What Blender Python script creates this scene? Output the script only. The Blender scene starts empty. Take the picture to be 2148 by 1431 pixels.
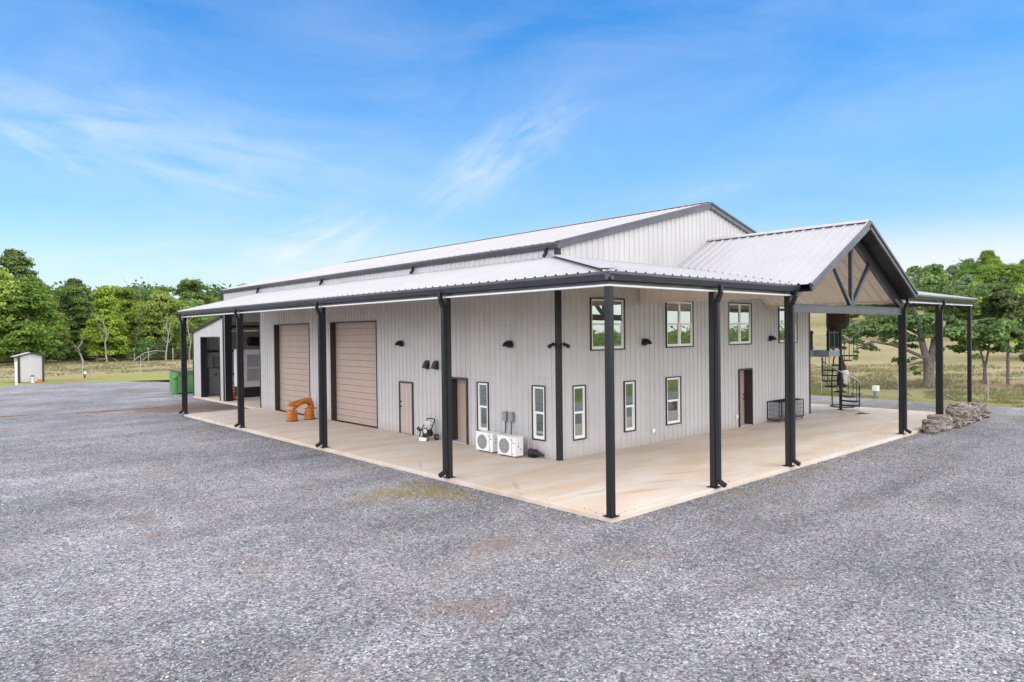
import bpy, bmesh, math, random
import numpy as np
from mathutils import Vector, Matrix, noise
rad=math.radians
S=bpy.context.scene
# ------------------------------------------------------------------ camera
CAM=Vector((-13.843,-13.452,3.5326)); YAW,PITCH,ROLL=rad(47.968),rad(-0.6806),rad(-0.6681)
F=Vector((math.cos(YAW)*math.cos(PITCH),math.sin(YAW)*math.cos(PITCH),math.sin(PITCH)))
R_=Vector((math.sin(YAW),-math.cos(YAW),0)); U_=R_.cross(F)
Rr=R_*math.cos(ROLL)+U_*math.sin(ROLL); Ur=-R_*math.sin(ROLL)+U_*math.cos(ROLL)
cd=bpy.data.cameras.new('camera'); cam=bpy.data.objects.new('camera',cd); S.collection.objects.link(cam)
cd.sensor_width=36; cd.lens=36*1472.06/2148; cd.clip_end=3000; cd.clip_start=.1
M4=Matrix.Identity(4)
for i in range(3):
    M4[i][0]=Rr[i];M4[i][1]=Ur[i];M4[i][2]=-F[i];M4[i][3]=CAM[i]
cam.matrix_world=M4; S.camera=cam
S.render.resolution_x=1024; S.render.resolution_y=682
# ------------------------------------------------------------------ view, world, sun
S.view_settings.view_transform='Standard'; S.view_settings.look='None'
S.view_settings.exposure=1.04; S.view_settings.gamma=1
S.cycles.max_bounces=8; S.cycles.diffuse_bounces=4; S.cycles.transparent_max_bounces=8
SUN_AZ=rad(-75); SUN_EL=rad(58)          # direction towards the sun
sd=Vector((math.cos(SUN_AZ)*math.cos(SUN_EL),math.sin(SUN_AZ)*math.cos(SUN_EL),math.sin(SUN_EL)))
sl=bpy.data.lights.new('sun','SUN'); sl.energy=.55; sl.angle=rad(30); sl.color=(1,.94,.86)
so=bpy.data.objects.new('sun',sl); S.collection.objects.link(so); so.rotation_euler=sd.to_track_quat('Z','Y').to_euler(); so.location=(0,0,50)

class NT:
    """tiny node-graph helper"""
    def __init__(s,tree): s.t=tree; s.n=tree.nodes; s.l=tree.links
    def add(s,typ,**k):
        n=s.n.new(typ)
        for a,b in k.items(): setattr(n,a,b)
        return n
    def put(s,sock,v):
        if v is None: return
        if isinstance(v,bpy.types.NodeSocket): s.l.new(v,sock)
        else:
            if isinstance(v,(tuple,list)) and len(v)==3 and sock.type=='RGBA': v=(*v,1)
            sock.default_value=v
    def math(s,op,a,b=None,c=None,clamp=False):
        n=s.add('ShaderNodeMath',operation=op,use_clamp=clamp)
        for i,v in enumerate((a,b,c)): s.put(n.inputs[i],v)
        return n.outputs[0]
    def vmath(s,op,a,b=None):
        n=s.add('ShaderNodeVectorMath',operation=op); s.put(n.inputs[0],a)
        if b is not None: s.put(n.inputs[1],b)
        return n.outputs[1] if op=='LENGTH' else n.outputs[0]
    def mix(s,f,a,b,blend='MIX'):
        n=s.add('ShaderNodeMix',data_type='RGBA',blend_type=blend,clamp_factor=True)
        s.put(n.inputs[0],f); s.put(n.inputs[6],a); s.put(n.inputs[7],b); return n.outputs[2]
    def noise(s,vec,scale,detail=3,rough=.5,dist=0):
        n=s.add('ShaderNodeTexNoise'); s.put(n.inputs['Vector'],vec)
        n.inputs['Scale'].default_value=scale;n.inputs['Detail'].default_value=detail;n.inputs['Roughness'].default_value=rough;n.inputs['Distortion'].default_value=dist
        return n.outputs[0]
    def map(s,v,a,b,c=0,d=1,smooth=False):
        n=s.add('ShaderNodeMapRange',clamp=True)
        if smooth: n.interpolation_type='SMOOTHSTEP'
        s.put(n.inputs[0],v)
        for i,x in zip((1,2,3,4),(a,b,c,d)): s.put(n.inputs[i],x)
        return n.outputs[0]
    def mapping(s,vec,loc=(0,0,0),rot=(0,0,0),scale=(1,1,1),typ='POINT'):
        n=s.add('ShaderNodeMapping',vector_type=typ); s.put(n.inputs[0],vec)
        n.inputs[1].default_value=loc;n.inputs[2].default_value=rot;n.inputs[3].default_value=scale; return n.outputs[0]

W=bpy.data.worlds.new('World'); S.world=W; W.use_nodes=True
g=NT(W.node_tree); g.n.clear()
sky=g.add('ShaderNodeTexSky',sky_type='NISHITA',sun_disc=False,sun_elevation=SUN_EL,sun_rotation=math.pi/2-SUN_AZ,altitude=100,air_density=1.0,dust_density=.6,ozone_density=2.2)
tc=g.add('ShaderNodeTexCoord'); d=tc.outputs['Generated']
sx=g.add('ShaderNodeSeparateXYZ'); g.put(sx.inputs[0],d)
az=g.math('MULTIPLY',g.math('ARCTAN2',sx.outputs[1],sx.outputs[0]),180/math.pi)
el=g.math('MULTIPLY',g.math('ARCSINE',sx.outputs[2]),180/math.pi)
cb=g.add('ShaderNodeCombineXYZ'); g.put(cb.inputs[0],az); g.put(cb.inputs[1],el); AE=cb.outputs[0]
# colour of the air by height over the horizon, on top of the physical sky
tint=g.add('ShaderNodeValToRGB'); g.put(tint.inputs[0],g.map(el,0,40))
cr=tint.color_ramp; cr.elements[0].position=0; cr.elements[0].color=(.66,.69,.69,1); cr.elements[1].position=1; cr.elements[1].color=(.22,.72,1.18,1)
e=cr.elements.new(.12);e.color=(.64,.76,.80,1); e=cr.elements.new(.35);e.color=(.52,.86,1.06,1); e=cr.elements.new(.65);e.color=(.24,.76,1.16,1)
base=g.mix(1.0,sky.outputs[0],tint.outputs[0],'MULTIPLY')
def wisp(caz,cel,rot,la,lb,nscale,lo,hi,strength,seed):
    v=g.mapping(AE,loc=(-caz,-cel,0)); v=g.mapping(v,rot=(0,0,rad(-rot)),scale=(1,1,1))
    wv=g.vmath('MULTIPLY',v,(1/la,1/lb,0)); m=g.map(g.vmath('LENGTH',wv),1,.15,0,1,True)
    nv=g.mapping(v,loc=(seed,seed*1.7,seed),scale=(nscale*.35,nscale*1.5,1))
    n=g.noise(nv,1,7,.62,.6)
    return g.math('MULTIPLY',g.math('MULTIPLY',m,g.map(n,lo,hi)),strength)
ws=[wisp(49,13.8,-34,11,3.6,.5,.34,.8,.55,3),
    wisp(64,7.0,-24,9,3.2,.6,.36,.8,.55,9),
    wisp(81.5,12.6,28,4.5,.8,.9,.3,.75,.45,21),
    wisp(74,13.5,6,22,6,.3,.34,.8,.5,33),
    wisp(64,4,0,34,6.5,.25,.25,.8,.75,41),
    wisp(13,3.0,3,30,5.4,.2,-.2,.3,.97,55),
    wisp(35,9.5,-18,12,1.6,.5,.42,.85,.2,62)]
gen=g.noise(g.mapping(AE,loc=(4,9,2),rot=(0,0,rad(-25)),scale=(.05,.16,1)),1,6,.6,.5)
tot=g.math('MULTIPLY',g.map(gen,.35,.85),.26)
for w in ws: tot=g.math('ADD',tot,w,clamp=True)
CLOUD=(4.3,4.65,5.1)
col=g.mix(tot,base,CLOUD)
# high overcast above and behind the viewer's side of the yard: only the northern half is open blue
side=g.math('COSINE',g.math('MULTIPLY',g.math('SUBTRACT',az,48),math.pi/180))
oc=g.noise(g.mapping(AE,scale=(.03,.06,1)),1,5,.6)
glow=g.map(el,38,14,.92,1.9,True)
cover=g.math('MAXIMUM',g.map(el,29,48,0,1,True),g.math('MULTIPLY',g.map(side,.76,0,0,1,True),g.map(el,1.5,14,.35,1)))
over=g.mix(g.map(oc,.3,.7),(9.0,9.0,9.6),(11.5,11.2,11.2)); over=g.vmath("SCALE",over); g.put(over.node.inputs[3],glow)
col=g.mix(g.math('MULTIPLY',cover,.93),col,over)
bgd=g.add('ShaderNodeBackground'); g.put(bgd.inputs[0],col); bgd.inputs[1].default_value=.10
wo=g.add('ShaderNodeOutputWorld'); g.l.new(bgd.outputs[0],wo.inputs[0])

# ------------------------------------------------------------------ helpers
def tag(o,label=None,cat=None,group=None,kind=None):
    if label:o['label']=label
    if cat:o['category']=cat
    if group:o['group']=group
    if kind:o['kind']=kind
    return o
def thing(name,loc,label,cat,group=None,rz=0):
    o=bpy.data.objects.new(name,None); S.collection.objects.link(o); o.location=loc; o.rotation_euler=(0,0,rz); o.empty_display_size=.2
    return tag(o,label,cat,group)
class MB:
    def __init__(s): s.v=[]; s.f=[]; s.sm=[]
    def add(s,vs,fs,smooth=False):
        b=len(s.v); s.v+=[tuple(p) for p in vs]; s.f+=[tuple(b+i for i in f) for f in fs]; s.sm+=[smooth]*len(fs); return s
    def box(s,x0,x1,y0,y1,z0,z1):
        return s.add([(x0,y0,z0),(x1,y0,z0),(x1,y1,z0),(x0,y1,z0),(x0,y0,z1),(x1,y0,z1),(x1,y1,z1),(x0,y1,z1)],
            [(0,3,2,1),(4,5,6,7),(0,1,5,4),(1,2,6,5),(2,3,7,6),(3,0,4,7)])
    def bar(s,p,q,w,h=None,up=(0,0,1)):
        p=Vector(p);q=Vector(q);h=h or w;dd=(q-p).normalized();up=Vector(up)
        if abs(dd.dot(up))>.99: up=Vector((0,1,0))
        a=dd.cross(up).normalized()*w/2;b=a.cross(dd).normalized()*h/2
        return s.add([p-a-b,p+a-b,p+a+b,p-a+b,q-a-b,q+a-b,q+a+b,q-a+b],[(0,3,2,1),(4,5,6,7),(0,1,5,4),(1,2,6,5),(2,3,7,6),(3,0,4,7)])
    def tube(s,pts,r,n=8,caps=True,smooth=True):
        pts=[Vector(p) for p in pts]; rs=r if isinstance(r,(list,tuple)) else [r]*len(pts); rings=[]; prev=None
        for i,p in enumerate(pts):
            t=(pts[min(i+1,len(pts)-1)]-pts[max(i-1,0)]).normalized()
            if prev is None: prev=t.orthogonal()
            a=(prev-t*prev.dot(t)).normalized(); prev=a; b=t.cross(a)
            rings+= [p+(a*math.cos(2*math.pi*k/n)+b*math.sin(2*math.pi*k/n))*rs[i] for k in range(n)]
        fs=[]
        for i in range(len(pts)-1):
            for k in range(n): fs.append((i*n+k,i*n+(k+1)%n,(i+1)*n+(k+1)%n,(i+1)*n+k))
        s.add(rings,fs,smooth)
        if caps: s.add(rings[:n],[tuple(range(n-1,-1,-1))]); s.add(rings[-n:],[tuple(range(n))])
        return s
    def lathe(s,c,prof,n=16,smooth=True):
        c=Vector(c); vs=[c+Vector((r*math.cos(2*math.pi*k/n),r*math.sin(2*math.pi*k/n),z)) for r,z in prof for k in range(n)]
        fs=[(i*n+k,i*n+(k+1)%n,(i+1)*n+(k+1)%n,(i+1)*n+k) for i in range(len(prof)-1) for k in range(n)]
        return s.add(vs,fs,smooth)
    def extrude(s,prof,p,q,A,B):
        """closed profile in axes A,B swept from p to q"""
        p=Vector(p);q=Vector(q);A=Vector(A);B=Vector(B);n=len(prof)
        vs=[p+A*a+B*b for a,b in prof]+[q+A*a+B*b for a,b in prof]
        return s.add(vs,[(k,(k+1)%n,n+(k+1)%n,n+k) for k in range(n)]+[tuple(range(n-1,-1,-1)),tuple(range(n,2*n))])
    def ribbed(s,O,U,V,N,u0,u1,lo,hi,openings=(),period=.24,w=.05,h=.028,phase=0.,extra=()):
        O,U,V,N=map(Vector,(O,U,V,N)); L=lambda f,u:f(u) if callable(f) else f
        pts=[(u0,0),(u1,0)]
        k=math.floor((u0-phase)/period)-1
        while phase+k*period<u1+period:
            c=phase+k*period; k+=1
            for du,hh in ((-w/2-.012,0),(-w/2+.008,h),(w/2-.008,h),(w/2+.012,0)):
                if u0<c+du<u1: pts.append((c+du,hh))
        def off(u):
            x=(u-phase+period/2)%period-period/2; x=abs(x)
            return h if x<w/2-.008 else (0 if x>w/2+.012 else h*(w/2+.012-x)/.02)
        for u in [o[0] for o in openings]+[o[1] for o in openings]+list(extra):
            if u0<u<u1: pts.append((u-1e-4,off(u))); pts.append((u+1e-4,off(u)))
        pts.sort()
        for (a,ha),(b,hb) in zip(pts,pts[1:]):
            if b-a<1e-6: continue
            m=(a+b)/2; segs=[(L(lo,a),L(hi,a),L(lo,b),L(hi,b))]
            for o in openings:
                if o[0]<m<o[1]:
                    ns=[]
                    for la,hha,lb,hhb in segs:
                        if o[2]>la: ns.append((la,min(hha,o[2]),lb,min(hhb,o[2])))
                        if o[3]<hha: ns.append((max(la,o[3]),hha,max(lb,o[3]),hhb))
                    segs=ns
            for la,hha,lb,hhb in segs:
                if hha-la<1e-5 and hhb-lb<1e-5: continue
                s.add([O+U*a+V*la+N*ha,O+U*b+V*lb+N*hb,O+U*b+V*hhb+N*hb,O+U*a+V*hha+N*ha],[(0,1,2,3)])
        return s
    def build(s,name,m,parent=None,loc=None,bevel=0):
        me=bpy.data.meshes.new(name); me.from_pydata(s.v,[],s.f); me.polygons.foreach_set('use_smooth',s.sm); me.materials.append(m); me.update()
        o=bpy.data.objects.new(name,me); S.collection.objects.link(o)
        if parent is not None:o.parent=parent
        if loc is not None:o.location=loc
        if bevel:
            bv=o.modifiers.new('bevel','BEVEL'); bv.width=bevel; bv.segments=2; bv.limit_method='ANGLE'
        return o
def dup(o,parent=None):
    c=o.copy(); S.collection.objects.link(c); c.parent=parent
    for ch in o.children: dup(ch,c)
    return c
# ------------------------------------------------------------------ materials
def pmat(name,col=(.5,.5,.5),rough=.5,metal=0,spec=.5,var=0,vscale=8,bump=0,bscale=40,var_col=None):
    m=bpy.data.materials.new(name); m.use_nodes=True; t=NT(m.node_tree); b=m.node_tree.nodes['Principled BSDF']
    b.inputs['Roughness'].default_value=rough;b.inputs['Metallic'].default_value=metal;b.inputs['Specular IOR Level'].default_value=spec
    co=t.add('ShaderNodeTexCoord').outputs['Object']
    if var:
        n=t.noise(co,vscale,5,.6); dark=var_col or tuple(c*(1-var) for c in col); lite=tuple(min(1,c*(1+var*.4)) for c in col)
        t.put(b.inputs['Base Color'],t.mix(t.map(n,.3,.7),dark,lite))
        t.put(b.inputs['Roughness'],t.map(n,.3,.7,min(1,rough+.08),max(0,rough-.05)))
    else: b.inputs['Base Color'].default_value=(*col,1)
    if bump:
        bp=t.add('ShaderNodeBump'); bp.inputs['Strength'].default_value=bump; bp.inputs['Distance'].default_value=.02
        t.put(bp.inputs['Height'],t.noise(co,bscale,4)); t.l.new(bp.outputs[0],b.inputs['Normal'])
    return m
siding=pmat('grey_siding',(.49,.478,.48),.45,0,.4,.06,1.3)
t=NT(siding.node_tree); b=t.n['Principled BSDF']; co=t.add('ShaderNodeTexCoord').outputs['Object']; sx=t.add('ShaderNodeSeparateXYZ'); t.put(sx.inputs[0],co)
src=b.inputs['Base Color'].links[0].from_socket; u=t.math('ADD',sx.outputs[0],t.math('MULTIPLY',sx.outputs[1],1.0)); wn=t.add('ShaderNodeTexWhiteNoise',noise_dimensions='1D'); t.put(wn.inputs['W'],t.math('FLOOR',t.math('DIVIDE',u,.96)))
c=t.mix(1,src,t.mix(wn.outputs[0],(.955,.955,.96),(1.03,1.03,1.03)),'MULTIPLY')
dirt=t.math('MULTIPLY',t.map(t.math('ADD',sx.outputs[2],t.math('MULTIPLY',t.noise(co,3,4,.7),.35)),.5,.12),.5); c=t.mix(dirt,c,(.34,.29,.24)); 
fr_=t.math('FRACT',t.math('DIVIDE',sx.outputs[2],1.5)); sc=t.math('MULTIPLY',t.math('LESS_THAN',t.math('ABSOLUTE',t.math('SUBTRACT',fr_,.5)),.009),t.math('LESS_THAN',t.math('FRACT',t.math('DIVIDE',u,.24)),.10)); c=t.mix(t.math('MULTIPLY',sc,.35),c,(.2,.2,.2)); t.put(b.inputs['Base Color'],c)
roofm=pmat('white_roof_metal',(.385,.38,.395),.45,.0,.6,.06,.8)
liner=pmat('beige_liner_metal',(.80,.70,.60),.55,0,.3,.05,1.5)
black=pmat('black_painted_steel',(.012,.012,.016),.42,0,.35,.25,3)
trim=pmat('charcoal_trim',(.046,.045,.060),.35,0,.6,.2,2)
white=pmat('white_paint',(.8,.8,.8),.4,0,.5,.04,5)
vinyl=pmat('white_vinyl',(.78,.78,.76),.35)
tan=pmat('tan_door_paint',(.43,.335,.29),.45,0,.4,.05,1.5)
brownt=pmat('dark_brown_trim',(.035,.028,.028),.45)
dark=pmat('interior_dark',(.03,.03,.032),.8)
greym=pmat('grey_enamel',(.25,.27,.29),.4,0,.5,.08,3)
ltgrey=pmat('light_grey_enamel',(.55,.56,.58),.4,0,.5,.08,3)
rubber=pmat('black_rubber',(.02,.02,.02),.7)
wire=pmat('galvanised_wire',(.16,.17,.17),.6,.2)
postm=pmat('pale_galvanised_post',(.5,.5,.48),.6,.2)
orange=pmat('orange_plastic',(.75,.14,.03),.5)
redm=pmat('red_paint',(.6,.05,.03),.45)
bluem=pmat('blue_paint',(.02,.10,.5),.45)
cloth=pmat('brown_canvas',(.060,.038,.032),.9,0,.1,.3,3,.4,12)
# glass: tinted panes that mirror the yard
glass=bpy.data.materials.new('window_glass'); glass.use_nodes=True; t=NT(glass.node_tree); t.n.clear()
gl=t.add('ShaderNodeBsdfGlossy'); gl.inputs['Roughness'].default_value=.0; gl.inputs['Color'].default_value=(.80,.90,.90,1)
df=t.add('ShaderNodeBsdfPrincipled'); df.inputs['Base Color'].default_value=(.018,.020,.016,1); df.inputs['Roughness'].default_value=.2
fr=t.add('ShaderNodeFresnel'); fr.inputs[0].default_value=1.6
bp=t.add('ShaderNodeBump'); bp.inputs['Strength'].default_value=.05; bp.inputs['Distance'].default_value=.02
t.put(bp.inputs['Height'],t.noise(t.add('ShaderNodeTexCoord').outputs['Object'],1.6,1)); t.l.new(bp.outputs[0],gl.inputs['Normal'])
ms=t.add('ShaderNodeMixShader'); t.put(ms.inputs[0],t.math('ADD',t.math('MULTIPLY',fr.outputs[0],.9),.34,clamp=True)); t.l.new(df.outputs[0],ms.inputs[1]); t.l.new(gl.outputs[0],ms.inputs[2])
om=t.add('ShaderNodeOutputMaterial'); t.l.new(ms.outputs[0],om.inputs[0])
# timber colours
def wood(name,c1,c2,scale=(1,1,1),rough=.6,wave=8):
    m=bpy.data.materials.new(name); m.use_nodes=True; t=NT(m.node_tree); b=m.node_tree.nodes['Principled BSDF']; b.inputs['Roughness'].default_value=rough
    co=t.mapping(t.add('ShaderNodeTexCoord').outputs['Object'],scale=scale); n=t.noise(co,wave,5,.65,1.2)
    t.put(b.inputs['Base Color'],t.mix(t.map(n,.35,.68),c1,c2)); bp=t.add('ShaderNodeBump'); bp.inputs['Strength'].default_value=.5; bp.inputs['Distance'].default_value=.02
    t.put(bp.inputs['Height'],n); t.l.new(bp.outputs[0],b.inputs['Normal']); return m
carved=wood('varnished_carved_wood',(.30,.07,.008),(.72,.24,.03),(1,1,1.6),.35,5)
bark=wood('grey_brown_bark',(.07,.058,.05),(.27,.235,.21),(1,1,.25),.9,14)
palebark=wood('pale_bare_wood',(.16,.14,.12),(.38,.35,.31),(1,1,.3),.9,10)
rockm=wood('weathered_layered_stone',(.05,.04,.034),(.44,.385,.34),(1,1,3.2),.9,6)

def masks(t,co,cx,cy,rx,ry,ang,nz,amp=.6,soft=.5):
    v=t.vmath('SUBTRACT',co,(cx,cy,0)); v=t.vmath('MULTIPLY',v,(1,1,0)); v=t.mapping(v,rot=(0,0,rad(-ang)))
    l=t.vmath('LENGTH',t.vmath('MULTIPLY',v,(1/rx,1/ry,0)))
    l=t.math('ADD',l,t.math('MULTIPLY',t.math('SUBTRACT',nz,.5),amp*2))
    return t.map(l,1+soft*.3,1-soft,0,1,True)
# gravel
gravel=bpy.data.materials.new('crushed_grey_gravel'); gravel.use_nodes=True; t=NT(gravel.node_tree); b=t.n['Principled BSDF']; b.inputs['Roughness'].default_value=.85; b.inputs['Specular IOR Level'].default_value=.25
co=t.add('ShaderNodeTexCoord').outputs['Object']
def vor(scale,feat='F1'):
    n=t.add('ShaderNodeTexVoronoi',feature=feat); t.put(n.inputs['Vector'],co); n.inputs['Scale'].default_value=scale; n.inputs['Randomness'].default_value=1; return n
v1=vor(30); v2=vor(62)
s1=t.add('ShaderNodeSeparateColor'); t.l.new(v1.outputs['Color'],s1.inputs[0]); s2=t.add('ShaderNodeSeparateColor'); t.l.new(v2.outputs['Color'],s2.inputs[0])
val=t.math('ADD',t.math('MULTIPLY',s1.outputs[0],.65),t.math('MULTIPLY',s2.outputs[0],.35))
rp=t.add('ShaderNodeValToRGB'); t.put(rp.inputs[0],val); c=rp.color_ramp
c.elements[0].position=.14;c.elements[0].color=(.075,.075,.078,1);c.elements[1].position=.93;c.elements[1].color=(.57,.57,.575,1)
for p_,cc in ((.34,(.165,.17,.182)),(.58,(.25,.256,.272)),(.78,(.345,.347,.355))):
    e=c.elements.new(p_); e.color=(*cc,1)
colr=rp.outputs[0]
colr=t.mix(t.map(s2.outputs[1],.80,.95,0,.55),colr,(.22,.145,.115))
n1=t.noise(co,.22,5,.6); n2=t.noise(co,1.3,5,.65); n3=t.noise(co,5,4,.6)
colr=t.mix(1,colr,t.mix(t.map(n1,.35,.65),(.78,.78,.80),(1.22,1.21,1.24)),'MULTIPLY')
colr=t.mix(1,colr,t.mix(t.map(n2,.35,.7),(.88,.88,.88),(1.16,1.15,1.14)),'MULTIPLY')
n4=t.noise(t.mapping(co,rot=(0,0,rad(-62)),scale=(.10,.75,1)),1,4,.55,.4); colr=t.mix(1,colr,t.mix(t.map(n4,.36,.64),(.90,.90,.91),(1.17,1.17,1.18)),'MULTIPLY')
colr=t.mix(t.math('MULTIPLY',t.map(t.noise(co,.5,5,.7),.53,.70),.38),colr,(.29,.225,.18))
def patch(colr,specs,c,st):
    for cx,cy,rx,ry,an in specs:
        m=masks(t,co,cx,cy,rx,ry,an,n2,.7,.7); colr=t.mix(t.math('MULTIPLY',m,st),colr,c)
    return colr
colr=patch(colr,[(-2.2,24.0,2.6,3.4,20),(.2,22.9,1.6,2.6,0),(-5,25.5,2.8,.7,-6),(-9.3,26.6,1.8,.45,0)],(.15,.085,.05),.75)
colr=patch(colr,[(-5.0,25.3,1.9,.16,-4),(-9.2,26.6,1.2,.13,0),(-3.2,24.8,1.2,.12,-8)],(.22,.08,.045),.9)
colr=patch(colr,[(-10.1,.5,.5,.35,20),(-9.9,1.9,.3,.6,0),(-8.3,-6,.5,.3,10),(-7.9,-6.4,.7,.3,30),(-4.3,14.9,1.2,.5,60),(-6.2,-4.3,.9,.4,10)],(.22,.16,.14),.5)
moss=t.map(n3,.42,.6)
for cx,cy,rx,ry,an,st in [(-4.35,-.1,.65,1.6,0,1.4),(-5.1,.1,.9,1.0,30,1.2),(-6.1,.2,.6,.6,0,.45),(-1.3,36.6,2.2,1.0,10,.9),(2,-5.35,3.5,.28,0,.55),(7.4,-5.3,2.6,.22,0,.5),(20.2,1,1.2,12,0,.8),(-4.1,3.6,.3,1.2,0,.5)]:
    m=masks(t,co,cx,cy,rx,ry,an,n2,.7,.8); colr=t.mix(t.math('MULTIPLY',t.math('MULTIPLY',m,moss),st),colr,t.mix(n3,(.17,.155,.03),(.33,.26,.09)))
# cracks of dark debris
for cx,cy,rx,ry,an in [(-10.8,4.95,.34,.03,14),(-10.0,4.75,.12,.035,20),(-9.1,4.9,.5,.02,10)]:
    m=masks(t,co,cx,cy,rx,ry,an,n3,.4,.5); colr=t.mix(m,colr,(.03,.028,.03))
t.put(b.inputs['Base Color'],colr)
hh=t.math('ADD',t.math('MULTIPLY',v1.outputs['Distance'],-.9),t.math('MULTIPLY',s1.outputs[2],.35)); hh=t.math('ADD',hh,t.math('MULTIPLY',v2.outputs['Distance'],-.4))
bp=t.add('ShaderNodeBump'); bp.inputs['Strength'].default_value=.9; bp.inputs['Distance'].default_value=.03; t.put(bp.inputs['Height'],hh); t.l.new(bp.outputs[0],b.inputs['Normal'])
# concrete
conc=bpy.data.materials.new('stained_concrete'); conc.use_nodes=True; t=NT(conc.node_tree); b=t.n['Principled BSDF']; b.inputs['Specular IOR Level'].default_value=.3
co=t.add('ShaderNodeTexCoord').outputs['Object']
nA=t.noise(t.mapping(co,rot=(0,0,rad(-25)),scale=(.35,1.5,1)),1,6,.65,.8); nB=t.noise(t.mapping(co,loc=(7,3,0),rot=(0,0,rad(35)),scale=(.5,1.6,1)),.8,5,.6,.5); nC=t.noise(co,9,5,.7)
sx=t.add('ShaderNodeSeparateXYZ'); t.put(sx.inputs[0],co)
cc=t.mix(t.map(nA,.3,.7),(.58,.505,.43),(.675,.62,.56))
cc=t.mix(t.math('MULTIPLY',t.map(nB,.40,.68),.72),cc,(.55,.40,.26))
cc=t.mix(t.math('MULTIPLY',t.map(nA,.53,.72),.5),cc,(.40,.35,.32))
cc=t.mix(t.math('MULTIPLY',t.map(nC,.5,.8),.25),cc,(.50,.42,.34))
for cx,cy,rx,ry,an in [(-1.2,-3.9,.8,.10,-18),(-.2,-3.6,.7,.08,-22),(.9,-3.3,.8,.09,-20),(-2.2,-3.2,.5,.07,-10),(-3.0,-1.5,.6,.07,55),(-3.1,2.2,.5,.05,60),(1.8,-4.0,.9,.06,-15)]:
    m=masks(t,co,cx,cy,rx,ry,an,nC,.5,.9); cc=t.mix(t.math('MULTIPLY',m,.5),cc,(.30,.27,.245))
def line(v,at,w=.007):
    return t.math('LESS_THAN',t.math('ABSOLUTE',t.math('SUBTRACT',v,at)),w)
for at in (.37,6.84,13.57): cc=t.mix(t.math('MULTIPLY',t.math('MULTIPLY',line(sx.outputs[1],at),t.math('LESS_THAN',sx.outputs[0],0)),.6),cc,(.2,.17,.14))
for at in (3.59,7.5,11.45,15.1): cc=t.mix(t.math('MULTIPLY',t.math('MULTIPLY',line(sx.outputs[0],at),t.math('LESS_THAN',sx.outputs[1],0)),.6),cc,(.2,.17,.14))
t.put(b.inputs['Base Color'],cc); t.put(b.inputs['Roughness'],t.map(nA,.3,.7,.55,.8))
bp=t.add('ShaderNodeBump'); bp.inputs['Strength'].default_value=.15; bp.inputs['Distance'].default_value=.01; t.put(bp.inputs['Height'],nC); t.l.new(bp.outputs[0],b.inputs['Normal'])
# field
field=bpy.data.materials.new('dry_grass_field'); field.use_nodes=True; t=NT(field.node_tree); b=t.n['Principled BSDF']; b.inputs['Roughness'].default_value=.95; b.inputs['Specular IOR Level'].default_value=.1
co=t.add('ShaderNodeTexCoord').outputs['Object']; sx=t.add('ShaderNodeSeparateXYZ'); t.put(sx.inputs[0],co)
f1=t.noise(co,.08,6,.65); f2=t.noise(co,.6,6,.7); f3=t.noise(co,4,4,.7)
c1=t.mix(t.map(f2,.35,.65),(.30,.235,.135),(.42,.34,.225)); c2=t.mix(t.map(f3,.35,.65),(.11,.14,.035),(.20,.22,.075))
fac=t.map(t.math('ADD',t.math('MULTIPLY',f1,.55),t.math('MULTIPLY',f2,.45)),.43,.62)
colr=t.mix(t.math('MULTIPLY',fac,.75),c1,c2)
colr=t.mix(t.math('MULTIPLY',t.map(f2,.58,.72),.35),colr,(.33,.20,.12))
yl=t.math('ADD',sx.outputs[1],t.math('MULTIPLY',t.math('SUBTRACT',f2,.5),7))
xx=t.math('LESS_THAN',sx.outputs[0],22)
mow=t.math('MULTIPLY',t.math('MULTIPLY',t.map(yl,63,58),xx),.85)
colr=t.mix(mow,colr,t.mix(t.map(f3,.3,.7),(.18,.225,.045),(.32,.35,.10)))
gx=t.math('ADD',sx.outputs[0],t.math('MULTIPLY',t.math('SUBTRACT',f2,.5),10))
gr=t.math('MULTIPLY',t.math('MULTIPLY',t.map(gx,36,27),t.math('GREATER_THAN',sx.outputs[0],22)),.7)
colr=t.mix(gr,colr,t.mix(t.map(f3,.3,.7),(.12,.16,.04),(.26,.26,.10)))
back=t.map(sx.outputs[1],-8,-13); colr=t.mix(t.math('MULTIPLY',back,.8),colr,(.13,.18,.03))
mm=masks(t,co,-.9,56.8,2.3,.8,0,f3,.4,.6); colr=t.mix(mm,colr,(.36,.13,.05))
mm=masks(t,co,41.5,0,4,2.2,0,f3,.4,.8); colr=t.mix(t.math('MULTIPLY',mm,.7),colr,(.48,.27,.17))
t.put(b.inputs['Base Color'],colr)
bp=t.add('ShaderNodeBump'); bp.inputs['Strength'].default_value=.8; bp.inputs['Distance'].default_value=.25; t.put(bp.inputs['Height'],t.noise(co,3,5,.7)); t.l.new(bp.outputs[0],b.inputs['Normal'])
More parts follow.
